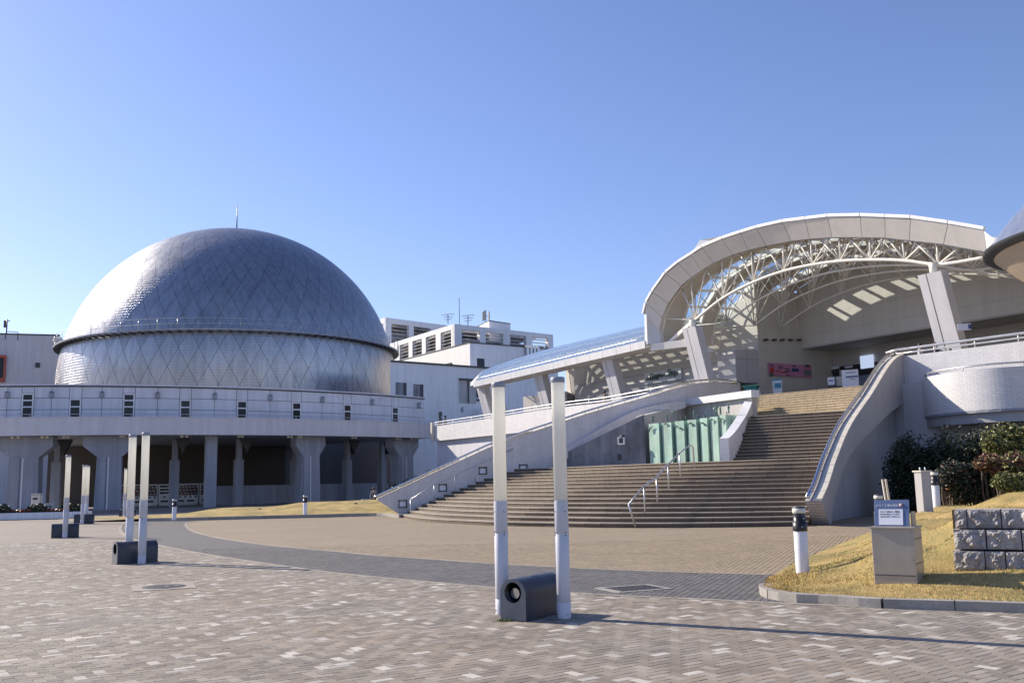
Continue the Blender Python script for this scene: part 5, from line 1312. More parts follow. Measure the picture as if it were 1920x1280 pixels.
board('sign_board', 'tall white info stand with blue squares against the grey entrance wall', 'sign', 57.5, 1453.5, 711, 1468.5, 760, 'white', [('header', -.02, 1.02, .93, 1.0, 'cyan'), ('poster', .2, .92, .60, .83, 'cyan'), ('line', .3, .8, .75, .77, 'navy'), ('line', .3, .8, .68, .70, 'navy')], .4)
board('sign_board', 'white board with a navy band standing beside the entrance doors', 'sign', 54, 1585, 693, 1611, 760, 'paper', [('band', .25, .98, .70, .755, 'navy'), ('line', .25, .85, .88, .90, 'ink'), ('line', .45, .8, .63, .645, 'ink')], .12)
board('sign_board', 'small white notice on legs left of the entrance', 'sign', 55, 1556, 707, 1567, 755, 'dark', [('notice', 0, 1, .62, 1, 'paper'), ('line', .2, .8, .8, .86, 'navy')], .08)
board('sign_board', 'small beige notice on legs in front of the entrance doors', 'sign', 55, 1572, 706, 1582, 755, 'dark', [('notice', 0, 1, .55, 1, 'coping')], .08)
board('ticket_machine', 'white machine with teal sign box at the top left of the stairs', 'kiosk', 55.5, 1401, 741, 1421, 790, 'white', [('slot', .55, .75, .80, .84, 'dark')], .5)
t = board('teal_sign_box', 'teal box sign with flared lid on top of the white machine', 'sign', 55.4, 1400, 724, 1420, 741, 'teal', [('line', .05, .35, .935, .955, 'paper'), ('line', .45, .9, .925, .945, 'paper')], .45)
for c_ in list(t.children):
    if c_.name.startswith('body'): bpy.data.objects.remove(c_)
A = at_d(1400, 741, 55.3); B_ = at_d(1420, 724, 55.3); cx = (A.x+B_.x)/2; q = MB(); q.box((cx, 55.4, (A.z+B_.z)/2-.02), (.70, .5, B_.z-A.z-.04), -.5); q.build('body', M['teal'], t)
q = MB(); q.box((cx, 55.4, B_.z), (.86, .66, .1), -.5, bev=.02); q.build('lid', M['teal'], t)
t = thing('banner', 'long pink banner with a red disc on the grey entrance wall', 'banner', Fp(4.2, 8, 7.5))
BPth = [Fp(4.16, 6.0), Fp(4.16, 13)]
rect_part('cloth', t, BPth, 1438, 682.5, 1519, 706, 'pinkprint', .04, .1)
for (x0, y0, x1, y1, m) in ((1440, 684, 1447, 686, 'ink'), (1456, 687, 1465, 688.5, 'ink'), (1456, 690.5, 1465, 692, 'navy'), (1469, 691, 1478, 692.5, 'ink'), (1469, 695, 1479, 697, 'navy'), (1482, 691, 1495, 697, 'navy'), (1482, 686, 1490, 688, 'ink'), (1507, 684.5, 1515, 688, 'ink'), (1504, 694, 1518, 704, 'concrete'), (1452, 695, 1459, 697, 'red'), (1459, 697, 1476, 699.5, 'orange'), (1440, 699, 1447, 705, 'bronze'), (1471, 703, 1479, 705, 'ink')):
    rect_part('print_patch', t, BPth, x0, y0, x1, y1, m, .02, .13)
p = on_path(BPth, 1444.5, 693.5); q = MB(); Mx = Matrix.Translation(p+Vector((E2.x, E2.y, 0))*-.0) @ Matrix.Rotation(math.atan2(N2.y, N2.x), 4, 'Z') @ Matrix.Rotation(math.pi/2, 4, 'X')
q.add([Mx @ Vector((.2*math.cos(a), .2*math.sin(a), zz)) for zz in (.13, .16) for a in [k*math.pi/8 for k in range(16)]], [tuple(range(16))[::-1], tuple(range(16, 32))]+[(i, (i+1) % 16, 16+(i+1) % 16, 16+i) for i in range(16)]); q.build('print_disc', M['red'], t)

# ------------------------------------------------------------------ shop front and glass arcade roof
def frit():
    m = glass('arcade_glass', (.92, .95, .97), .05, .06); N = m.node_tree.nodes; L = m.node_tree.links.new; out = N['Material Output']; prev = out.inputs[0].links[0].from_socket
    df = N.new('ShaderNodeBsdfDiffuse'); df.inputs[0].default_value = (.30, .40, .50, 1); mx = N.new('ShaderNodeMixShader'); mx.inputs[0].default_value = .22
    L(prev, mx.inputs[1]); L(df.outputs[0], mx.inputs[2]); L(mx.outputs[0], out.inputs[0]); return m
arc_ = thing('glass_arcade', 'long sloping glass roof with white eave over the shop walkway', 'building', Fp(-12, 0, 0))
ze = sw(1100, 671, -.6)[1]; zL = sw(905, 716, -.6)[1]; zRr = sw(1205, 645, -.6)[1]; print('eave z', zL, ze, zRr)
s_lo = sw(890, 714, -.6)[0]; s_hi = Tsz[0][0]
def eave_z(s): return zL+(zRr-zL)*(s-s_lo)/(s_hi-s_lo)
ridge_px = [(905, 703), (960, 682), (1050, 655), (1130, 636), (1205, 617)]
def cross(s, v, dz=0):
    "arcade roof surface: v=0 at the eave, v=1 at the ridge"
    u = max(0, min(1, (s-s_lo)/5.0)); w_ = -.6+6.9*v*(.25+.75*u**.6) if v > 0 else -.6
    rise = (12.55-eave_z(s))*(math.sin(v*math.pi/2)**1.0)*(.35+.65*u**.5); return Fp(s-v*2.2*(1-u), w_, eave_z(s)+.12+rise+dz)
ns = 15; nvv = 5
for i in range(ns):
    sa = s_lo+.1+(s_hi-s_lo-.1)*i/ns; sb = s_lo+.1+(s_hi-s_lo-.1)*(i+1)/ns
    for j in range(nvv):
        va, vb = j/nvv, (j+1)/nvv; q = MB(); g_ = .04; a = cross(sa+g_, va+.012); b_ = cross(sb-g_, va+.012); c_ = cross(sb-g_, vb-.012); d_ = cross(sa+g_, vb-.012)
        q.slab([a, b_], [d_, c_], (0, 0, .04)); q.build('glass_pane', M['roofglass'] if 'roofglass' in M else M.setdefault('roofglass', frit()), arc_)
q = MB()
for i in range(ns+1):
    s_ = s_lo+.1+(s_hi-s_lo-.1)*i/ns
    for j in range(nvv): q.beam(cross(s_, j/nvv, -.05), cross(s_, (j+1)/nvv, -.05), .07, .08)
for j in range(nvv+1):
    for i in range(ns):
        sa = s_lo+.1+(s_hi-s_lo-.1)*i/ns; sb = s_lo+.1+(s_hi-s_lo-.1)*(i+1)/ns; q.beam(cross(sa, j/nvv, -.05), cross(sb, j/nvv, -.05), .06, .08)
q.build('glazing_bars', M['steel'], arc_)
# ceiling slats that break the sun into short strips
q = MB()
for i in range(ns):
    sa = s_lo+(s_hi-s_lo)*(i+.5)/ns
    if i < 1: continue
    for k in range(17):
        va = .10+.88*k/17
        a, b_ = cross(sa-.75, va, -.3), cross(sa+.75, va, -.3); q.beam(a, b_, .40 if k % 4 == 3 else .19, .03)
    a = cross(sa+.8, .1, -.26); 
    for k in range(6): q.beam(cross(sa+.8, k/6, -.28), cross(sa+.8, (k+1)/6, -.28), .60, .04)
q.build('ceiling_slats', M['canopy'], arc_, kind='stuff')
# eave
for i in range(ns):
    sa = s_lo+(s_hi-s_lo)*i/ns; sb = s_lo+(s_hi-s_lo)*(i+1)/ns; g_ = .015
    P0 = [Fp(sa+g_, -.78, eave_z(sa)+.16), Fp(sb-g_, -.78, eave_z(sb)+.16)]; P1 = [Fp(sa+g_, -.72, eave_z(sa)-.30), Fp(sb-g_, -.72, eave_z(sb)-.30)]; P2 = [Fp(sa+g_, .0, eave_z(sa)-.42), Fp(sb-g_, .0, eave_z(sb)-.42)]
    q = MB(); q.slab(P0, P1, (N2.x*.1, N2.y*.1, 0)); q.slab(P1, P2, (0, 0, .08)); q.build('eave_panel', M['white'], arc_)
q = MB(); q.tube([Fp(s_lo+.2+(s_hi-s_lo-.3)*k/20, -.62, eave_z(s_lo+(s_hi-s_lo)*k/20)+.38) for k in range(21)], .03, 6)
for k in range(0, 21, 2): q.tube([Fp(s_lo+.2+(s_hi-s_lo-.3)*k/20, -.62, eave_z(s_lo+(s_hi-s_lo)*k/20)+f) for f in (.12, .38)], .03, 5)
q.build('snow_rail', M['galv'], arc_)
q = MB(); sA = s_lo; tipp = Fp(s_lo-.9, -.5, zL+.15); q.slab([tipp, tipp+Vector((.01, 0, 0))], [Fp(s_lo+.1, -.7, eave_z(s_lo)+.1), cross(s_lo+.1, .6)], (0, 0, -.25)); q.build('eave_tip', M['white'], arc_)
q = MB(); q.slab([Fp(s_lo+.3, .05, eave_z(s_lo)-.30), Fp(s_hi, .05, eave_z(s_hi)-.30)], [Fp(s_lo+.3, 1.5, eave_z(s_lo)-.12), Fp(s_hi, 1.5, eave_z(s_hi)-.12)], (0, 0, .1)); q.build('eave_soffit', M['canopy'], arc_)
for px, py in ((1145, 671), (1015, 701), (907, 722)):
    s_, z_ = sw(px, py, .3); column(s_, eave_z(s_)-.2, arc_, 1.1, 5.6, 1.0, head=False)
shop = thing('museum_shop', 'shop front of pale panels and glass under the glass arcade roof', 'shop', Fp(-8, 4, 6))
SWc = 4.6
sh0, sh1 = sw(1078, 740, SWc)[0], sw(1372, 700, SWc)[0]
q = MB(); q.prism([Fp(sh0, SWc), Fp(sh1, SWc), Fp(sh1, 5.98), Fp(sh0, 5.98)], 7.75, 9.05); q.build('upper_band', M['shoppanel'], shop)
nb = 8
for k in range(nb):
    a, b_ = sh0+(sh1-sh0)*k/nb, sh0+(sh1-sh0)*(k+1)/nb; q = MB(); q.prism([Fp(a+.05, SWc+.25), Fp(b_-.05, SWc+.25), Fp(b_-.05, SWc+.3), Fp(a+.05, SWc+.3)], 6.0, 7.74); w_ = q.build('shop_window', M['winglass'], shop)
    q = MB(); q.prism([Fp(a-.05, SWc+.18), Fp(a+.05, SWc+.18), Fp(a+.05, SWc+.32), Fp(a-.05, SWc+.32)], 6.0, 7.74); q.build('frame', M['steel'], w_)
q = MB(); q.prism([Fp(sh1-.6, 4.0), Fp(4.1, 4.0), Fp(4.1, 5.98), Fp(sh1-.6, 5.98)], 7.5, 9.6); q.build('porch_box', M['shoppanel'], shop)
sb0, sb1 = sw(1062, 750, 2.6)[0], sw(1285, 715, 2.6)[0]
aw = thing('glass_screen', 'row of pale blue glass windbreak panels in front of the shop', 'screen', Fp(-6, 2.6, 6))
nb = 10
for k in range(nb):
    a, b_ = sb0+(sb1-sb0)*k/nb, sb0+(sb1-sb0)*(k+1)/nb
    q = MB(); q.prism([Fp(a+.06, 2.6), Fp(b_-.06, 2.6), Fp(b_-.06, 2.63), Fp(a+.06, 2.63)], 6.1, 7.25); q.build('glass_panel', M['paleglass'], aw)
    q = MB(); q.prism([Fp(a-.05, 2.56), Fp(a+.05, 2.56), Fp(a+.05, 2.67), Fp(a-.05, 2.67)], 6.0, 7.32); q.build('post', M['white_clean'], aw)
q = MB(); q.beam(Fp(sb0, 2.6, 7.32), Fp(sb1, 2.6, 7.32), .1, .08); q.build('top_rail', M['white_clean'], aw)
def text(s, size, mname, Mx, parent, name='lettering', ext=.01, shear=0, xs=1):
    cu = bpy.data.curves.new(name, 'FONT'); cu.body = s; cu.size = size; cu.extrude = ext; cu.align_x = 'CENTER'; cu.align_y = 'CENTER'; cu.shear = shear; cu.resolution_u = 3
    o = bpy.data.objects.new('tmp', cu); C.objects.link(o); dg = bpy.context.evaluated_depsgraph_get(); me = bpy.data.meshes.new_from_object(o.evaluated_get(dg)); bpy.data.objects.remove(o)
    me.name = name; me.materials.clear(); me.materials.append(M[mname]); me.transform(Matrix.Diagonal((xs, 1, 1, 1)))
    return link(name, me, parent, mw=Mx)
ss = thing('shop_sign', 'pale sign panel reading Museum Shop with Japanese line below, above the glass screen', 'sign', Fp(-3, 4.4, 8))
SP = 4.45; PS = [Fp(-40, SP), Fp(40, SP)]
A = on_path(PS, 1208, 706); B_ = on_path(PS, 1277, 706); zt2 = (on_path(PS, 1240, 695.5).z+on_path(PS, 1275, 688).z)/2; zb2 = on_path(PS, 1240, 716).z
q = MB(); q.prism([tuple(A.to_2d()), tuple(B_.to_2d()), tuple(B_.to_2d()+N2*.1), tuple(A.to_2d()+N2*.1)], zb2, zt2); q.build('sign_panel', M['signpale'] if 'signpale' in M else M.setdefault('signpale', mat('pale_blue_sign', (.66, .72, .78), .4, var=.03)), ss)
ctr = (A+B_)/2; wS = (B_-A).to_2d().length; RB = Matrix.Rotation(math.atan2(E2.y, E2.x), 4, 'Z') @ Matrix.Rotation(math.pi/2, 4, 'X'); fr = -N2*.03
text('Museum', .50, 'inkgreen', Matrix.Translation((ctr.x+fr.x-E2.x*wS*.14, ctr.y+fr.y-E2.y*wS*.14, zt2-.28)) @ RB, ss, ext=.02, shear=.3, xs=.95)
text('Shop', .62, 'inkgreen', Matrix.Translation((ctr.x+fr.x+E2.x*wS*.27, ctr.y+fr.y+E2.y*wS*.27, zt2-.24)) @ RB, ss, ext=.02, shear=.3, xs=.85)
text('名古屋港水族館 ミュージアムショップ', .30, 'ink', Matrix.Translation((ctr.x+fr.x, ctr.y+fr.y, zb2+.33)) @ RB, ss, ext=.01, xs=.78*wS/4.6)
# small low building volume behind the terrace, left of the arcade
v = at_d(985, 760, 74); lb2 = thing('grey_annex', 'small pale canopy building at the left end of the shop walkway', 'building', (v.x+1, 76, 6))
q = MB(); q.prism([tuple(at_d(981, 745, 80).to_2d()), tuple(at_d(1062, 730, 76).to_2d()), tuple(at_d(1090, 730, 82).to_2d()), tuple(at_d(1010, 745, 87).to_2d())], 7.3, 8.6); q.build('canopy_box', M['shoppanel'], lb2)
q = MB(); q.prism([tuple(at_d(984, 745, 80.5).to_2d()), tuple(at_d(1058, 730, 76.8).to_2d()), tuple(at_d(1088, 730, 82).to_2d()), tuple(at_d(1012, 745, 86).to_2d())], 6.0, 7.3); q.build('glazing', M['paleglass'], lb2)
v0_, v1_ = at_d(922, 770, 78), at_d(950, 768, 78); wb = thing('white_board', 'white noticeboard on the terrace between the lamp tubes', 'sign', v0_)
q = MB(); q.prism([(v0_.x, 78), (v1_.x, 78), (v1_.x, 78.15), (v0_.x, 78.15)], 6.0, at_d(930, 758, 78).z); q.build('board', M['white'], wb)
# ------------------------------------------------------------------ right: upper parapet, round ramp, saucer
rtp = thing('plaza_parapet', 'upper plaza parapet running to the right edge with grey handrail on top', 'wall', (17.3, 43.3, 5.6))
UP = [Vector(p) for p in ((17.3, 43.25), (18.9, 41.2), (20.7, 38.9), (23.5, 35.5))]
q = MB(); zt2 = [on_path(UP, 1692, 668).z, on_path(UP, 1790, 655).z, on_path(UP, 1918, 639).z, on_path(UP, 1918, 639).z]; zb2 = on_path(UP, 1700, 721).z; print('upper parapet', zt2, zb2)
UPs = lin(UP, 12); zz = [p for p in lin([Vector((z, 0)) for z in zt2], 12)]
import bisect
zl = [zt2[0]+(zt2[2]-zt2[0])*min(1, k/8) for k in range(12)]
q.wall(UPs, zb2, zl, -.4); q.build('parapet', M['mosaic_row'], rtp)
q = MB(); q.wall([p+Vector((.012, -.012)) for p in UPs], [z-.42 for z in zl], [z-.40 for z in zl], -.05); q.build('shadow_joint', M['pier'], rtp)
q = MB(); q.prism([(17.3, 43.5), (24, 35.8), (40, 40), (30, 55)], zb2-.02, 5.58); q.build('deck', M['pier'], rtp)
hp = [Vector((p.x+.2, p.y+.16, z+.36)) for p, z in zip(UPs, zl)]
q = MB(); q.tube([hp[0]-Vector((.35, -.3, .1))]+hp, .06, 8); q.build('handrail', M['galv'], rtp)
q = MB(); q.tube([p-Vector((0, 0, .18)) for p in hp], .04, 8); q.build('mid_rail', M['galv'], rtp)
for p in hp[::2]:
    q = MB(); q.tube([p, p-Vector((0, 0, .4))], .03, 6); q.build('rail_post', M['galv'], rtp)
q = MB(); q.prism([(16.9, 43.3), (17.25, 42.5), (19.6, 39.6), (19.9, 39.8), (17.5, 43.4)], -.05, zb2+.02); q.build('abutment', M['render_blue'], rtp)
rmp = thing('round_ramp', 'pale rounded lower ramp wall with thin rail at the right', 'ramp', (16, 35, 3.7))
RP = cr([Vector(p) for p in ((20.6, 45.5), (18.7, 43.3), (17.7, 41.3), (17.85, 39.3), (18.8, 37.8), (20.4, 37.0), (22.6, 36.5), (27, 35.8))], 110)
zrt = on_path([Vector((18.0, 38.8)), Vector((20.4, 37.0))], 1850, 692).z; zrb = on_path([Vector((18.0, 38.8)), Vector((20.4, 37.0))], 1850, 768.5).z; zr2 = zrb-.5; print('ramp', zrt, zrb)
q = MB(); q.wall(RP, zrb, zrt, -.35); q.build('parapet', M['mosaic_row'], rmp)
q = MB(); q.wall([p+Vector((.12, .12)) for p in RP], zr2, zrb, -.4); q.build('edge_beam', M['wing'], rmp)
q = MB(); inner = offs(RP, -3.0); q.prism([tuple(p) for p in RP[16::3]]+[(33, 42), (24, 48)], zrb-.1, zrb+.1); q.build('deck', M['pier'], rmp)
q = MB(); hp = [Vector((p.x, p.y, zrt+.17)) for p in offs(RP, -.15)]; q.tube(hp, .04, 8); q.build('handrail', M['galv'], rmp)
for p in hp[4::15]:
    q = MB(); q.tube([p, p-Vector((0, 0, .18))], .025, 6); q.build('rail_post', M['galv'], rmp)
q = MB(); q.box((18.5, 38.15, (zrt+zrb)/2), (.02, .03, zrt-zrb-.02), .7); q.build('panel_joint', M['dark'], rmp)
q = MB(); q.prism([(18.9, 43), (20.3, 41), (33, 40), (33, 45), (22, 47)], -.05, zr2+.1); q.build('support_wall', M['render_blue'], rmp)
sau = thing('saucer_roof_tower', 'underside and rim of a round metal saucer roof at the right edge', 'building', (24.6, 37, 0))
cx, cy, Rr = 25.0, 36.4, 6.0
zrim = 10.45; dz_ = 0
q = MB(); q.lathe([(Rr, 0), (Rr-.15, .12), (Rr-1.1, 1.25), (Rr-2.2, 2.3), (Rr-3.6, 3.2), (Rr-5.2, 3.8), (0, 4.1)], (cx, cy, zrim), 72); q.build('roof', M['saucer_top'], sau)
q = MB(); q.lathe([(Rr-.45, -.22), (Rr-.25, -.16), (Rr-.02, -.14), (Rr, 0)], (cx, cy, zrim), 72, m=0); q.build('rim', M['dark'], sau)
q = MB(); q.lathe([(0, -6), (1.6, -4.2), (Rr-2.6, -2.0), (Rr-1.2, -.95), (Rr-.42, -.22)], (cx, cy, zrim), 72); q.build('soffit', M['saucer_under'], sau)
q = MB(); q.lathe([(1.6, -zrim+.0), (1.6, -4)], (cx, cy, zrim), 32); q.build('shaft', M['wing'], sau)
# direction sign on the right column
p = on_path([Fp(0, 0), Fp(20, 0)], 1808, 613); t = thing('direction_sign', 'small white direction sign with blue mark sticking out from the right column', 'sign', p)
q = MB(); q.box(tuple(p), (.55, .06, .3), -.35); q.build('plate', M['paper'], t); q = MB(); q.box((p.x+.2, p.y-.11, p.z), (.12, .05, .2), -.35); q.build('mark', M['navy'], t)
for px, py, lb in ((1332, 616, 'white security camera on the left leaning column of the canopy'),):
    p = on_path([Fp(0, 1), Fp(20, 1)], px, 657); t = thing('security_camera', lb, 'camera', p); q = MB(); q.box(tuple(p), (.4, .2, .25), .5, bev=.03); q.build('housing', M['white'], t)
    q = MB(); q.tube([p+Vector((-.4, .1, 0)), p], .04, 6); q.build('bracket', M['white'], t)

# ------------------------------------------------------------------ planting on the right
def foliage(name, label, cat, blobs, n, size, mats, loc, seed, wts=None, stemm=True, core=.0, group=None):
    r_ = random.Random(seed); t = thing(name, label, cat, loc, group=group); q = MB(); vs = []; fs = []; ms = []
    tot = sum(b[3]*b[4]*b[5] for b in blobs)
    for b in blobs:
        k = int(n*b[3]*b[4]*b[5]/tot)
        for _ in range(k):
            d = Vector((r_.gauss(0, 1), r_.gauss(0, 1), r_.gauss(0, 1))).normalized(); rad = r_.random()**.33
            if rad < .55 and r_.random() < .6: continue
            lump = 1+.22*noise.noise(d*3+Vector((b[0], b[1], b[2])))*1.6
            p = Vector((b[0]+d.x*b[3]*rad*lump, b[1]+d.y*b[4]*rad*lump, b[2]+d.z*b[5]*rad*lump))
            if p.z < .05: continue
            s_ = size*r_.uniform(.6, 1.3); u = Vector((r_.gauss(0, 1), r_.gauss(0, 1), r_.gauss(0, .7))).normalized(); v_ = u.orthogonal().normalized(); v_ = (v_+u.cross(v_)*r_.gauss(0, 1)).normalized()
            o = len(vs); vs += [p-u*s_, p-v_*s_*.5, p+u*s_, p+v_*s_*.5]; fs.append([o, o+1, o+2, o+3]); ms.append(r_.choices(range(len(mats)), wts)[0] if wts else 0)
    q.v = [tuple(v) for v in vs]; q.f = fs; q.m = ms; q.sm = [False]*len(fs); q.build('leaves', [M[m] for m in mats], t)
    if stemm:
        q = MB()
        for b in blobs:
            g0 = Vector((b[0], b[1], 0))
            for k in range(4):
                e_ = Vector((b[0]+r_.uniform(-.6, .6)*b[3], b[1]+r_.uniform(-.6, .6)*b[4], b[2]+.3*b[5])); q.tube([g0+Vector((r_.uniform(-.1, .1), r_.uniform(-.1, .1), 0)), g0.lerp(e_, .5)+Vector((r_.uniform(-.1, .1), 0, .1)), e_], [.04, .03, .012], 5)
        q.build('stem', M['stem'], t)
    return t
M['stem'] = mat('shrub_stem', (.10, .07, .05), .8)
hb = []
r_ = random.Random(4)
for k in range(26):
    u = k/25; x = 15.0+4.6*u+r_.uniform(-.2, .2); y = 37.6-3.4*u+r_.uniform(-.4, .4); h = 2.55+.30*math.sin(k*1.1)+.2*r_.random()+(.35*u)
    hb.append((x, y, h*.5+.1, .75, .85, h*.52))
    hb.append((x-.1, y-.5, .62, .7, .6, .62))
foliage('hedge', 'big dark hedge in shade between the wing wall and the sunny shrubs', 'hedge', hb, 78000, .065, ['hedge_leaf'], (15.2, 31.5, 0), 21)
def shrub(label, px, pyc, d, w_, h_, mats, wts, n, seed, size=.05):
    c = at_d(px, pyc, d); foliage('shrub', label, 'shrub', [(c.x+dx*w_, c.y+dy*w_, c.z+dz*h_, w_*f, w_*f*.9, h_*f) for dx, dy, dz, f in ((0, 0, 0, .75), (-.55, -.1, .15, .5), (.5, .1, .25, .55), (.1, -.3, -.35, .5), (-.2, .2, .5, .45))], n, size, mats, (c.x, c.y, .7), seed, wts, group='shrubs by the hedge')
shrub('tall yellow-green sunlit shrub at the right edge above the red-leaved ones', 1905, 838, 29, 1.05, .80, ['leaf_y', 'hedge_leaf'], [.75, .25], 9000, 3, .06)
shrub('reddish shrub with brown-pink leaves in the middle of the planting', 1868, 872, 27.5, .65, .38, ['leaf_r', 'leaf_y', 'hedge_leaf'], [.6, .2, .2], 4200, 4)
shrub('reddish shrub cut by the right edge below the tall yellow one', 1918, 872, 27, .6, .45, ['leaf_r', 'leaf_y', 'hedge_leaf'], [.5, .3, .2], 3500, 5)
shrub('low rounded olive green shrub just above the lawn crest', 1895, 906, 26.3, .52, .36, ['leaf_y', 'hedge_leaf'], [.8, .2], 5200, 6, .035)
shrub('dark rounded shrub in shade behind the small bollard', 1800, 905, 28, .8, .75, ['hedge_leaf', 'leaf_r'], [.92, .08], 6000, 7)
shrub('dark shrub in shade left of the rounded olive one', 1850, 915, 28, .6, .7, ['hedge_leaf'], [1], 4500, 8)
sb = [(-11.5+1.0*k+.2*math.sin(k*3), 66+.6*k, .8+.28*k*(1 if k < 6 else .9), .9, .9, .9+.25*min(k, 6)) for k in range(9)]
c0_ = at_d(790, 880, 64)
foliage('shrub', 'dark shrubs in shade behind the lower end of the left stair wall', 'shrub', [(c0_.x-1.6+.7*k, 64+.4*k, .8+.16*k, .8, .8, .8+.14*k) for k in range(5)], 12000, .09, ['hedge_leaf'], (c0_.x, 64, 0), 31)

# ------------------------------------------------------------------ street furniture
def lamp_unit():
    t = thing('twin_tube_lamp', None, 'street lamp', (0, 0, 0), group='twin tube lamps on the plaza'); H = 2.76
    for sgn in (1, -1):
        y = .43*sgn; q = MB(); n = 20
        def ringv(z, r=.084): return [(r*math.cos(2*math.pi*k/n)*1.0, y+r*1.0*math.sin(2*math.pi*k/n), z) for k in range(n)]
        q.lathe([(.084, 0.0), (.084, .175), (.081, .177), (.084, .18), (.084, .94), (.081, .943), (.084, .946), (.084, 1.325)], (0, y, 0), n)
        post = q.build('lamp_post', M['tube_metal'], t)
        q = MB(); q.lathe([(.075, 1.325), (.075, 1.335), (.082, 1.337), (.082, 2.70)], (0, y, 0), n); q.build('light_tube', M['acrylic'], post)
        q = MB(); q.lathe([(.085, 2.695), (.088, 2.70), (.088, 2.745), (.08, 2.76), (0, 2.765)], (0, y, 0), n); q.build('tube_cap', M['capgrey'], post)
        q = MB()
        for z in (.93, .96, 1.2, .05):
            for a in (.6, 2.5, 4.2, 5.6): q.box((.084*math.cos(a), y+.084*math.sin(a), z), (.012, .012, .012), a)
        q.build('screw', M['dark'], post)
    # housing: arched extrusion along local x, round recessed floodlight at each end
    W2, HH, LL = .175, .30, .88; prof_ = [(-W2, 0)]+[(-W2, HH)]+[(-W2*math.cos(a), HH+W2*.92*math.sin(a)) for a in [math.pi*k/12 for k in range(1, 12)]]+[(W2, HH), (W2, 0)]
    n = len(prof_); q = MB(); L2 = LL/2
    vs = [(x, p[0], p[1]) for x in (-L2, L2) for p in prof_]; q.add(vs, [(i, i+1, n+i+1, n+i) for i in range(n-1)][::1], 0, True); q.f = [f[::-1] for f in q.f]
    q.add(vs, [(n-1, 0, n, 2*n-1)], 0); hs = q.build('housing', M['housing'], t)
    for sg in (-1, 1):
        x = sg*L2; rc = .115; zc = HH+.01; m_ = 24; circ = [(x, rc*math.cos(2*math.pi*k/m_), zc+rc*math.sin(2*math.pi*k/m_)) for k in range(m_)]
        outer = []
        for k in range(m_):
            a = 2*math.pi*k/m_; c_, s_ = math.cos(a), math.sin(a)
            if s_ >= 0: outer.append((x, W2*c_, HH+W2*.92*s_))
            else:
                t_ = min(W2/max(1e-6, abs(c_)), HH/max(1e-6, abs(s_))); outer.append((x, c_*t_, HH+s_*t_))
        q = MB(); vs = circ+outer; fs = [(k, (k+1) % m_, m_+(k+1) % m_, m_+k) for k in range(m_)]; q.add(vs, fs if sg < 0 else [f[::-1] for f in fs])
        ef = q.build('end_plate', M['housing_face'], hs)
        q = MB(); back = [(x-sg*.22, v[1]*.9, zc+(v[2]-zc)*.9) for v in circ]; q.add(circ+back, [(k, (k+1) % m_, m_+(k+1) % m_, m_+k) for k in range(m_)]+[tuple(range(m_, 2*m_))], 0); q.build('light_tunnel', M['black'], ef)
        q = MB(); pr = [(x-sg*.16, .075*math.cos(2*math.pi*k/16)+.03, zc-.02+.075*math.sin(2*math.pi*k/16)) for k in range(16)]; pr2 = [(x-sg*.10, .06*math.cos(2*math.pi*k/16)+.03, zc-.02+.06*math.sin(2*math.pi*k/16)) for k in range(16)]
        q.add(pr+pr2, [(k, (k+1) % 16, 16+(k+1) % 16, 16+k) for k in range(16)]+[tuple(range(16, 32))]); q.build('floodlight', M['chrome'], ef)
    q = MB(); q.box((0, 0, .004), (LL+.03, .38, .012)); q.build('base_plate', M['dark'], t)
    return t
M['tube_metal'] = mat('white_painted_tube', (.60, .615, .67), .35, var=.06, vscale=3, streak=.14)
M['capgrey'] = mat('grey_tube_cap', (.30, .31, .36), .4)
L0_ = lamp_unit(); 
f1, b1 = at_z(1058, 1158.5), at_z(942, 1151); cen = (f1+b1)/2; rz1 = math.atan2(f1.y-b1.y, f1.x-b1.x)
print('lamp pair', f1, b1, (f1-b1).length)
def pair_dir(f, px_b):
    best = None
    for k in range(720):
        a = math.pi*k/360; u = Vector((math.cos(a), math.sin(a), 0)); b_ = f-u*.864
        if b_.y < f.y: continue
        v = b_-cam.location; px = 960+FPX*v.dot(R_)/v.dot(F_)
        if best is None or abs(px-px_b) < best[0]: best = (abs(px-px_b), u)
    return best[1]
units = [(cen, rz1+math.pi/2, 'nearest twin tube lamp with charcoal floodlight box, right of centre')]
f2 = at_z(263, 1057)+Vector((0, .08, 0)); u2 = pair_dir(f2, 240.5); units.append((f2-u2*.43, math.atan2(u2.y, u2.x)+math.pi/2, 'second nearest twin tube lamp, left of centre with a long shadow'))
f3 = at_z(119.5, 1008)+Vector((0, .08, 0)); u3 = pair_dir(f3, 122.5); units.append((f3-u3*.43, math.atan2(u3.y, u3.x)+math.pi/2, 'twin tube lamp left of the second one, its tubes overlapping'))
f4 = at_z(152.5, 982)+Vector((0, .08, 0)); u4 = pair_dir(f4, 161); units.append((f4-u4*.43, math.atan2(u4.y, u4.x)+math.pi/2, 'far small twin tube lamp between the two left ones'))
f5 = at_z(239, 969.5); units.append((f5, -.05, 'farthest twin tube lamp almost hidden behind the second nearest'))
for k, (c_, rz, lb) in enumerate(units):
    o = L0_ if k == 0 else copy_tree(L0_); place(o, (c_.x, c_.y, .003), rz, lb); o.scale = (1, 1, 1.03)
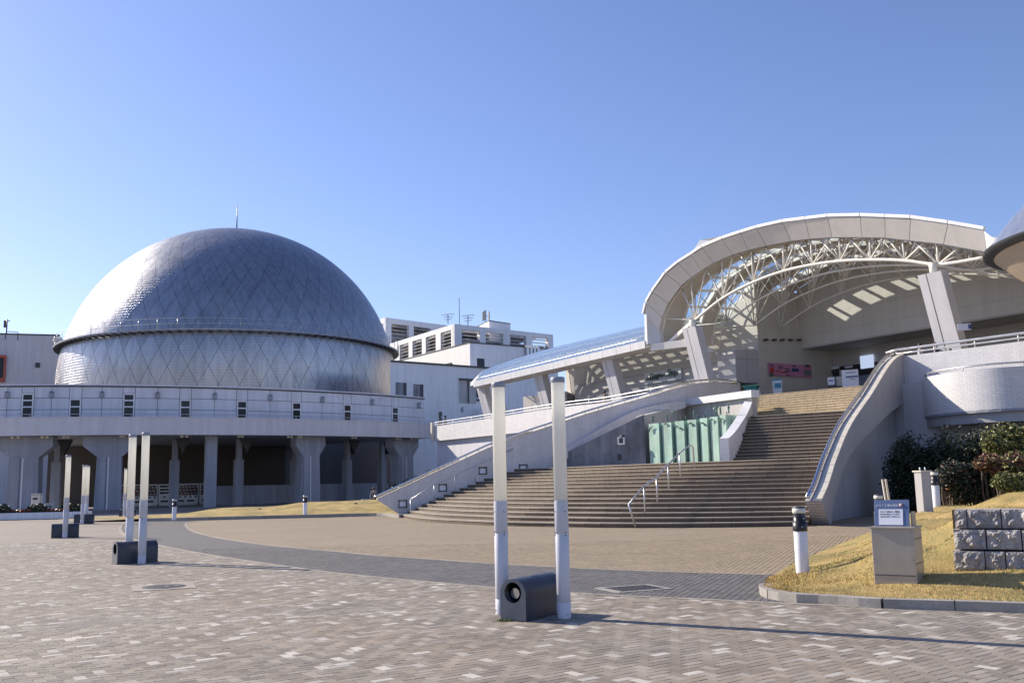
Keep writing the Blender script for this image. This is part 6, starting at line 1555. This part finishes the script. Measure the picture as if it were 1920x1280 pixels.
def bollard():
    t = thing('bollard_light', None, 'bollard', (0, 0, 0), group='black and white bollard lights'); r = .105
    q = MB(); q.lathe([(r, -.05), (r, .60), (r-.004, .605)], (0, 0, 0), 24); q.build('shaft', M['white_clean'], t)
    q = MB(); q.lathe([(r+.008, .60), (r+.010, .605), (r+.010, .735), (r-.006, .74), (r-.006, .88)], (0, 0, 0), 24); b_ = q.build('louvre_head', M['black'], t)
    q = MB(); q.lathe([(r-.004, .88), (r, .885), (r, .955), (r-.01, .957)], (0, 0, 0), 24); q.build('white_band', M['paper_lens'], t)
    q = MB(); q.lathe([(r-.005, .955), (r-.004, .97), (r-.02, .985), (0, .99)], (0, 0, 0), 24); q.build('top_cap', M['dark'], t)
    q = MB(); q.box((0, -r-.01, .67), (.015, .012, .015)); q.box((.03, -r-.008, .80), (.015, .012, .015)); q.build('screw', M['galv'], b_)
    return t
M['paper_lens'] = mat('cream_lens', (.62, .62, .55), .4)
bo = bollard()
def gz(px, py, z): return at_z(px, py, z)
bl_ = [(gz(1505, 1067, .13), 'nearest black and white bollard light on the tip of the right lawn'), (Vector((at_d(1651, 990, 24).x, 24, .12)), 'bollard light partly hidden behind the blue sign on the steel box'),
       (Vector((at_d(1757, 950, 27).x, 27, .66)), 'small bollard light against the dark hedge right of the grey post'), (gz(326.5, 972.5, .12), 'bollard light at the left end of the far lawn'), (gz(572, 964, .16), 'bollard light near the middle of the far lawn')]
for k, (p, lb) in enumerate(bl_):
    o = bo if k == 0 else copy_tree(bo); place(o, p, 0, lb)
# weeds at the foot of the nearest lamp
w0_ = at_z(945, 1164); q = MB(); r_ = random.Random(2)
for k in range(140):
    p = Vector((w0_.x+r_.gauss(.02, .06), w0_.y+r_.gauss(0, .02), 0)); a_ = r_.random()*6.28; h_ = r_.uniform(.01, .045); l_ = Vector((r_.gauss(0, .02), r_.gauss(0, .02), h_)); s_ = Vector((math.cos(a_), math.sin(a_), 0))*.004
    q.add([p-s_, p+s_, p+l_], [(0, 1, 2)], r_.random() < .5)
q.build('weeds', [M['bladeg'], M['leaf_y']], kind='stuff')
# small spotlights in the far lawn
for k, (px, py, lb) in enumerate(((487, 957, 'small spotlight stub in the far lawn left of the middle bollard'), (667, 947, 'small spotlight stub in the far lawn right of the middle bollard'))):
    v = at_d(px, py, 56); t = thing('ground_spotlight', lb, 'spotlight', v, group='ground spotlights'); q = MB(); q.box((v.x, v.y, v.z), (.18, .18, .28), .3, bev=.02); q.build('body', M['dark'], t); q = MB(); q.tube([(v.x, v.y, v.z-.6), v], .03, 6); q.build('stake', M['dark'], t)
# grey post
v = at_d(1735, 958, 24.6); t = thing('concrete_post', 'grey square concrete post with two small pins in front of the hedge', 'post', v)
q = MB(); q.box((v.x, v.y, v.z+.46), (.30, .26, 1.06), .35, bev=.012); q.build('shaft', M['wing'], t); q = MB(); q.box((v.x, v.y, v.z+1.0), (.36, .30, .035), .35); q.build('cap', M['coping'], t)
for dx in (-.05, .08): q = MB(); q.tube([(v.x+dx, v.y, v.z+1.0), (v.x+dx, v.y, v.z+1.1)], .018, 6); q.build('pin', M['galv'], t)
v = at_d(1666, 945, 25.5); t = thing('leaning_marker', 'thin pale slotted marker post leaning beside the second bollard', 'post', v)
for dx in (-.045, .045): q = MB(); q.beam((v.x+dx+.05, v.y, .1), (v.x+dx-.07, v.y, v.z+.65), .04, .05); q.build('side_rail', M['coping'], t)
q = MB(); q.beam((v.x+.03, v.y, .35), (v.x-.01, v.y, .9), .06, .03); q.build('web', M['coping'], t)
# steel box with sign
kx = at_z(1700, 1090, .22); kr = -.10; KM = Matrix.Translation((kx.x, kx.y+.22, 0)) @ Matrix.Rotation(-.60, 4, 'Z')
t = thing('steel_cabinet', 'satin steel cabinet standing on the right lawn', 'cabinet', (kx.x, kx.y, .2))
def kb(c, size, bev=0, M2=None):
    q = MB(); q.box((0, 0, 0), size, M=KM @ Matrix.Translation(c) @ (M2 or Matrix.Identity(4)), bev=bev); return q
q = kb((0, 0, .53), (.53, .46, .74), .006); body = q.build('body', M['grey_metal'], t)
kb((0, -.006, .905), (.565, .5, .022), .004).build('lid', M['grey_metal'], t)
kb((0, -.234, .30), (.51, .008, .012)).build('shadow_gap', M['dark'], body)
kb((.268, 0, .76), (.008, .40, .012)).build('shadow_gap', M['dark'], body); kb((.268, 0, .45), (.008, .40, .012)).build('shadow_gap', M['dark'], body)
for x in (-.24, .24):
    for z in (.25, .5, .85): kb((x, -.232, z), (.010, .008, .010)).build('rivet', M['dark'], body)
ts = thing('notice_sign', 'blue Japanese sign with a white notice sheet on top of the steel cabinet', 'sign', (kx.x, kx.y, .9))
tilt = Matrix.Rotation(-.22, 4, 'X'); SC = (-.03, -.03, 1.085)
kb(SC, (.44, .02, .35), .003, tilt).build('sign_plate', M['signblue'], ts)
def kq(dx, dz, w_, h_, nm, m, out=.012): return kb((0, 0, 0), (w_, .006, h_), 0, Matrix.Translation(SC) @ tilt @ Matrix.Translation((dx, -out, dz))).build(nm, M[m], ts)
kq(-.01, -.055, .305, .205, 'notice_sheet', 'paper', .014)
kb((.205, .10, 1.0), (.02, .2, .20)).build('side_stay', M['grey_metal'], ts); kb((-.26, .10, 1.0), (.02, .2, .20)).build('side_stay', M['grey_metal'], ts)
SM = KM @ Matrix.Translation(SC) @ tilt @ Matrix.Rotation(math.pi/2, 4, 'X')
def ktext(s, dx, dz, size, m, xs=1, out=.013): text(s, size, m, SM @ Matrix.Translation((dx, dz, out)), ts, ext=.0008, xs=xs)
ktext('からくり噴水時計', -.055, .095, .040, 'paper', .92)
ktext('からくり噴水は、調整中', -.02, .015, .023, 'ink', 1, .019); ktext('のためお休みしています', -.025, -.018, .023, 'ink', 1, .019); ktext('あらかじめご了承下さい', -.02, -.051, .023, 'ink', 1, .019)
q = MB(); q.lathe([(0, 0), (.028, 0), (.028, .01), (0, .014)], (0, 0, 0), 20); me = q.mesh('round_badge', M['badge'] if 'badge' in M else M.setdefault('badge', mat('mauve_disc', (.30, .22, .26), .4))); link('round_badge', me, ts, mw=SM @ Matrix.Translation((.125, .10, .011)))
# split-face granite wall
gw = thing('granite_wall', 'low retaining wall of rough split granite blocks on the right lawn', 'wall', (6.5, 13, .3))
rows = [(.985, .255, [(1793, 1815), (1816.5, 1879), (1881, 1960), (1962, 2040)]), (.72, .265, [(1789, 1847.5), (1850, 1914), (1916.5, 1990), (1992, 2060)]), (.445, .26, [(1786, 1843), (1845, 1881), (1883, 1955), (1957, 2040)])]
rr = random.Random(9)
for ri, (zc, hh, spans) in enumerate(rows):
    dd = .0-.045*ri; WN = Vector((-.49, -.87)); WD = Vector((.87, -.49)); WPp = [Vector((5.9, 13.1)), Vector((5.9, 13.1))+WD*4]
    for (x0, x1) in spans:
        A = on_path(WPp, x0, 1000); B_ = on_path(WPp, x1, 1000); L_ = (B_-A).to_2d().length; H_ = hh-.014; q = MB(); nx, nz = max(6, int(L_/.022)), int(H_/.022)
        vs = []; s0 = rr.random()*50
        for i in range(nx+1):
            for j in range(nz+1):
                u, v_ = i/nx, j/nz; eb = min(1, min(u*nx, (1-u)*nx, v_*nz, (1-v_)*nz)/2.0)
                n1 = noise.noise(Vector((u*L_*9+s0, v_*H_*9, s0)))*.5+noise.noise(Vector((u*L_*28+s0, v_*H_*28, s0)))*.3+.45*abs(noise.noise(Vector((u*L_*16, v_*H_*16+s0, 2))))
                of = .012-dd+eb*(.014+.085*n1); vs.append((A.x+WD.x*u*L_+WN.x*of, A.y+WD.y*u*L_+WN.y*of, zc-H_/2+v_*H_))
        q.add(vs, [(i*(nz+1)+j, (i+1)*(nz+1)+j, (i+1)*(nz+1)+j+1, i*(nz+1)+j+1) for i in range(nx) for j in range(nz)], 0, False)
        cc = (A+B_)/2; q.box((cc.x-WN.x*(.2+dd), cc.y-WN.y*(.2+dd), zc), (L_, .42, H_), math.atan2(WD.y, WD.x)); q.build('granite_block', M['rough'], gw)
q = MB(); q.box((7.35, 12.75, .6), (3.0, .3, .98), math.atan2(-.49, .87)); q.build('backfill', M['soil'], gw)
# manholes
mc = thing('manhole_cover', 'round iron manhole cover in a pale square frame on the left plaza', 'manhole', at_z(307, 1100)); c_ = at_z(307, 1100); rz = .38
q = MB(); q.box((c_.x, c_.y, .002), (.98, .98, .012), rz); q.build('frame', M['edging'], mc); q = MB(); q.lathe([(0, .014), (.33, .014), (.345, .012), (.36, .006)], (c_.x, c_.y, 0), 36); q.build('cover', M['metalcover'], mc)
q = MB(); q.lathe([(.0, .017), (.04, .016)], (c_.x+.05, c_.y, 0), 12); q.lathe([(.0, .017), (.04, .016)], (c_.x+.2, c_.y+.05, 0), 12); q.build('lifting_hole', M['edging'], mc)
c_ = at_z(1188, 1103); mc = thing('manhole_cover', 'rectangular iron cover in a pale frame in the grey paved band', 'manhole', c_); rz = .42
q = MB(); q.box((c_.x, c_.y, .003), (.92, .74, .012), rz); q.build('frame', M['kerb'], mc); q = MB(); q.box((c_.x, c_.y, .008), (.72, .54, .012), rz); q.build('cover', M['metalcover'], mc)
M['studs'] = M['metalcover']
q = MB(); ca, sa = math.cos(rz), math.sin(rz)
for i in range(9):
    for j in range(6): x, y = -.30+.075*i, -.19+.076*j; q.box((c_.x+x*ca-y*sa, c_.y+x*sa+y*ca, .017), (.03, .03, .006), rz)
q.build('studs', M['metalcover'], mc, kind='stuff')

# ------------------------------------------------------------------ people
def person(label, loc, rz, top, trouser, hairc=M['hair'], pose='walk', h=1.68):
    k = h/1.68; body = []; V = []; Ed = []; Rd = []
    def v(x, y, z, r): V.append((x*k, y*k, z*k)); Rd.append(r*k); return len(V)-1
    sd_ = 1 if pose == 'walk' else 0
    if pose == 'sit': hipz = .48
    else: hipz = .90
    pel = v(0, 0, hipz, .125); wa = v(0, .0, hipz+.2, .115); ch = v(0, .0, hipz+.38, .125); nk = v(.0, -.01, hipz+.54, .05); hd = v(0, -.02, hipz+.62, .075); hd2 = v(0, -.02, hipz+.72, .07)
    Ed += [(pel, wa), (wa, ch), (ch, nk), (nk, hd), (hd, hd2)]
    ty, ty2 = [], []; legs = []; arms = []
    for s_ in (-1, 1):
        st_ = .16*s_*sd_
        if pose == 'sit': kn = v(.1*s_, -.42, .48, .065); an = v(.1*s_, -.45, .08, .04); ft = v(.1*s_, -.6, .04, .035)
        else: kn = v(.09*s_, -st_*.7-.02, .48, .065); an = v(.09*s_, -st_+.02, .08, .042); ft = v(.09*s_, -st_-.14, .035, .036)
        Ed += [(pel, kn), (kn, an), (an, ft)]; legs.append((kn, an, ft))
        sh = v(.17*s_, 0, hipz+.46, .055); el = v(.23*s_, .03+st_*.4, hipz+.18, .04); wr = v(.22*s_, -.10+st_*.5, hipz-.02, .028); hn = v(.22*s_, -.14+st_*.5, hipz-.08, .034); Ed += [(ch, sh), (sh, el), (el, wr), (wr, hn)]; arms.append((sh, el, wr))
    t = thing('person', label, 'person', (0, 0, 0)); me = skin(V, Ed, Rd, 1, 'body', 'skin'); link('body', me, t)
    def sub(ids, edges, grow, nm, m):
        vs = [V[i] for i in ids]; mp = {i: n_ for n_, i in enumerate(ids)}; me = skin(vs, [(mp[a], mp[b_]) for a, b_ in edges], [Rd[i]+grow*k for i in ids], 1, nm, m); link(nm, me, t)
    sub([ch, wa, pel]+[i for a in arms for i in a], [(ch, wa), (wa, pel)]+[e_ for a in arms for e_ in ((ch, a[0]), (a[0], a[1]), (a[1], a[2]))], .018, 'jacket', top)
    sub([pel]+[i for a in legs for i in a[:2]], [e_ for a in legs for e_ in ((pel, a[0]), (a[0], a[1]))], .015, 'trousers', trouser)
    q = MB(); hc = Vector(V[hd2])*.5+Vector(V[hd])*.5; q2 = []
    q.lathe([(.02*k, .12*k), (.075*k, .10*k), (.098*k, .04*k), (.1*k, -.02*k), (.085*k, -.06*k)], (hc.x, hc.y+.018*k, hc.z+.02*k), 14); q.build('hair', M['hair'], t)
    for i, a in enumerate(legs):
        q = MB(); p = Vector(V[a[2]]); q.box((p.x, p.y+.06*k, p.z*.95), (.10*k, .27*k, .07*k), bev=.02*k); q.build('shoe', M['dark'], t)
    q = MB(); q.box((hc.x, hc.y-.085*k, hc.z-.0*k), (.022*k, .03*k, .035*k), bev=.006); q.build('nose', M['skin'], t)
    place(t, loc, rz); return t
for nm, c in (('cloth_white', (.6, .6, .6)), ('cloth_black', (.02, .02, .025)), ('cloth_grey', (.22, .22, .24)), ('cloth_navy', (.03, .04, .08)), ('cloth_beige', (.4, .34, .26)), ('cloth_brown', (.12, .08, .06))): M[nm] = mat(nm, c, .8, var=.15, vscale=8)
def pp(px, py_head, d, z0, *a, **k):
    c = at_d(px, py_head, d); return (c.x, d, z0)
person('person with brown hair in a white top by the rail left of the right column', pp(1724, 645, 44, 0, 0), 1.0, 'cloth_white', 'cloth_navy', h=1.6) if False else None
def people_at(label, px, py_head, d, top, tr, rz, floor, pose='walk', h=1.66):
    c = at_d(px, py_head, d); person(label, (c.x, d, floor), rz, top, tr, pose=pose, h=h)
people_at('person with brown hair and white top behind the rail, nearest the wing wall', 1724, 641, 45.0, 'cloth_white', 'cloth_navy', .9, 5.995)
people_at('person in black jacket behind the rail left of the right leaning column', 1754, 636, 44.6, 'cloth_black', 'cloth_black', .9, 5.995)
people_at('person in dark clothes behind the rail just right of the leaning column foot', 1781, 646, 43.6, 'cloth_black', 'cloth_grey', 1.2, 5.995, h=1.2)
people_at('person with dark purple-black hair walking on the round lower ramp', 1897, 682, 38.8, 'cloth_black', 'cloth_black', 1.5, zrb+.1, h=1.62)
people_at('person in beige jacket walking behind the white rail before the shop', 1133, 737, 66, 'cloth_beige', 'cloth_brown', 1.4, 5.995)
people_at('person in grey top on the walkway at the left end of the terrace rail', 825, 784, 87.5, 'cloth_grey', 'cloth_navy', -1.4, 6.0)
people_at('person in dark jacket right beside the one in grey on the walkway', 835, 782, 87.5, 'cloth_navy', 'cloth_black', -1.4, 6.0)
people_at('person seated in the shade under the gallery near the left stair wall', 701, 906, 68, 'cloth_grey', 'cloth_black', .4, .16, pose='sit', h=1.66)
v = at_d(701, 930, 68); t = thing('bench', 'low bench under the gallery with a person seated on it', 'bench', (v.x, 68.2, .16)); q = MB(); q.box((v.x, 68.15, .56), (1.8, .45, .08), .4, bev=.01); q.build('seat', M['concrete_lt'], t)
for dx in (-.7, .7): q = MB(); q.box((v.x+dx*.92, 68.15+dx*.39, .34), (.1, .4, .36), .4); q.build('leg', M['concrete_lt'], t)
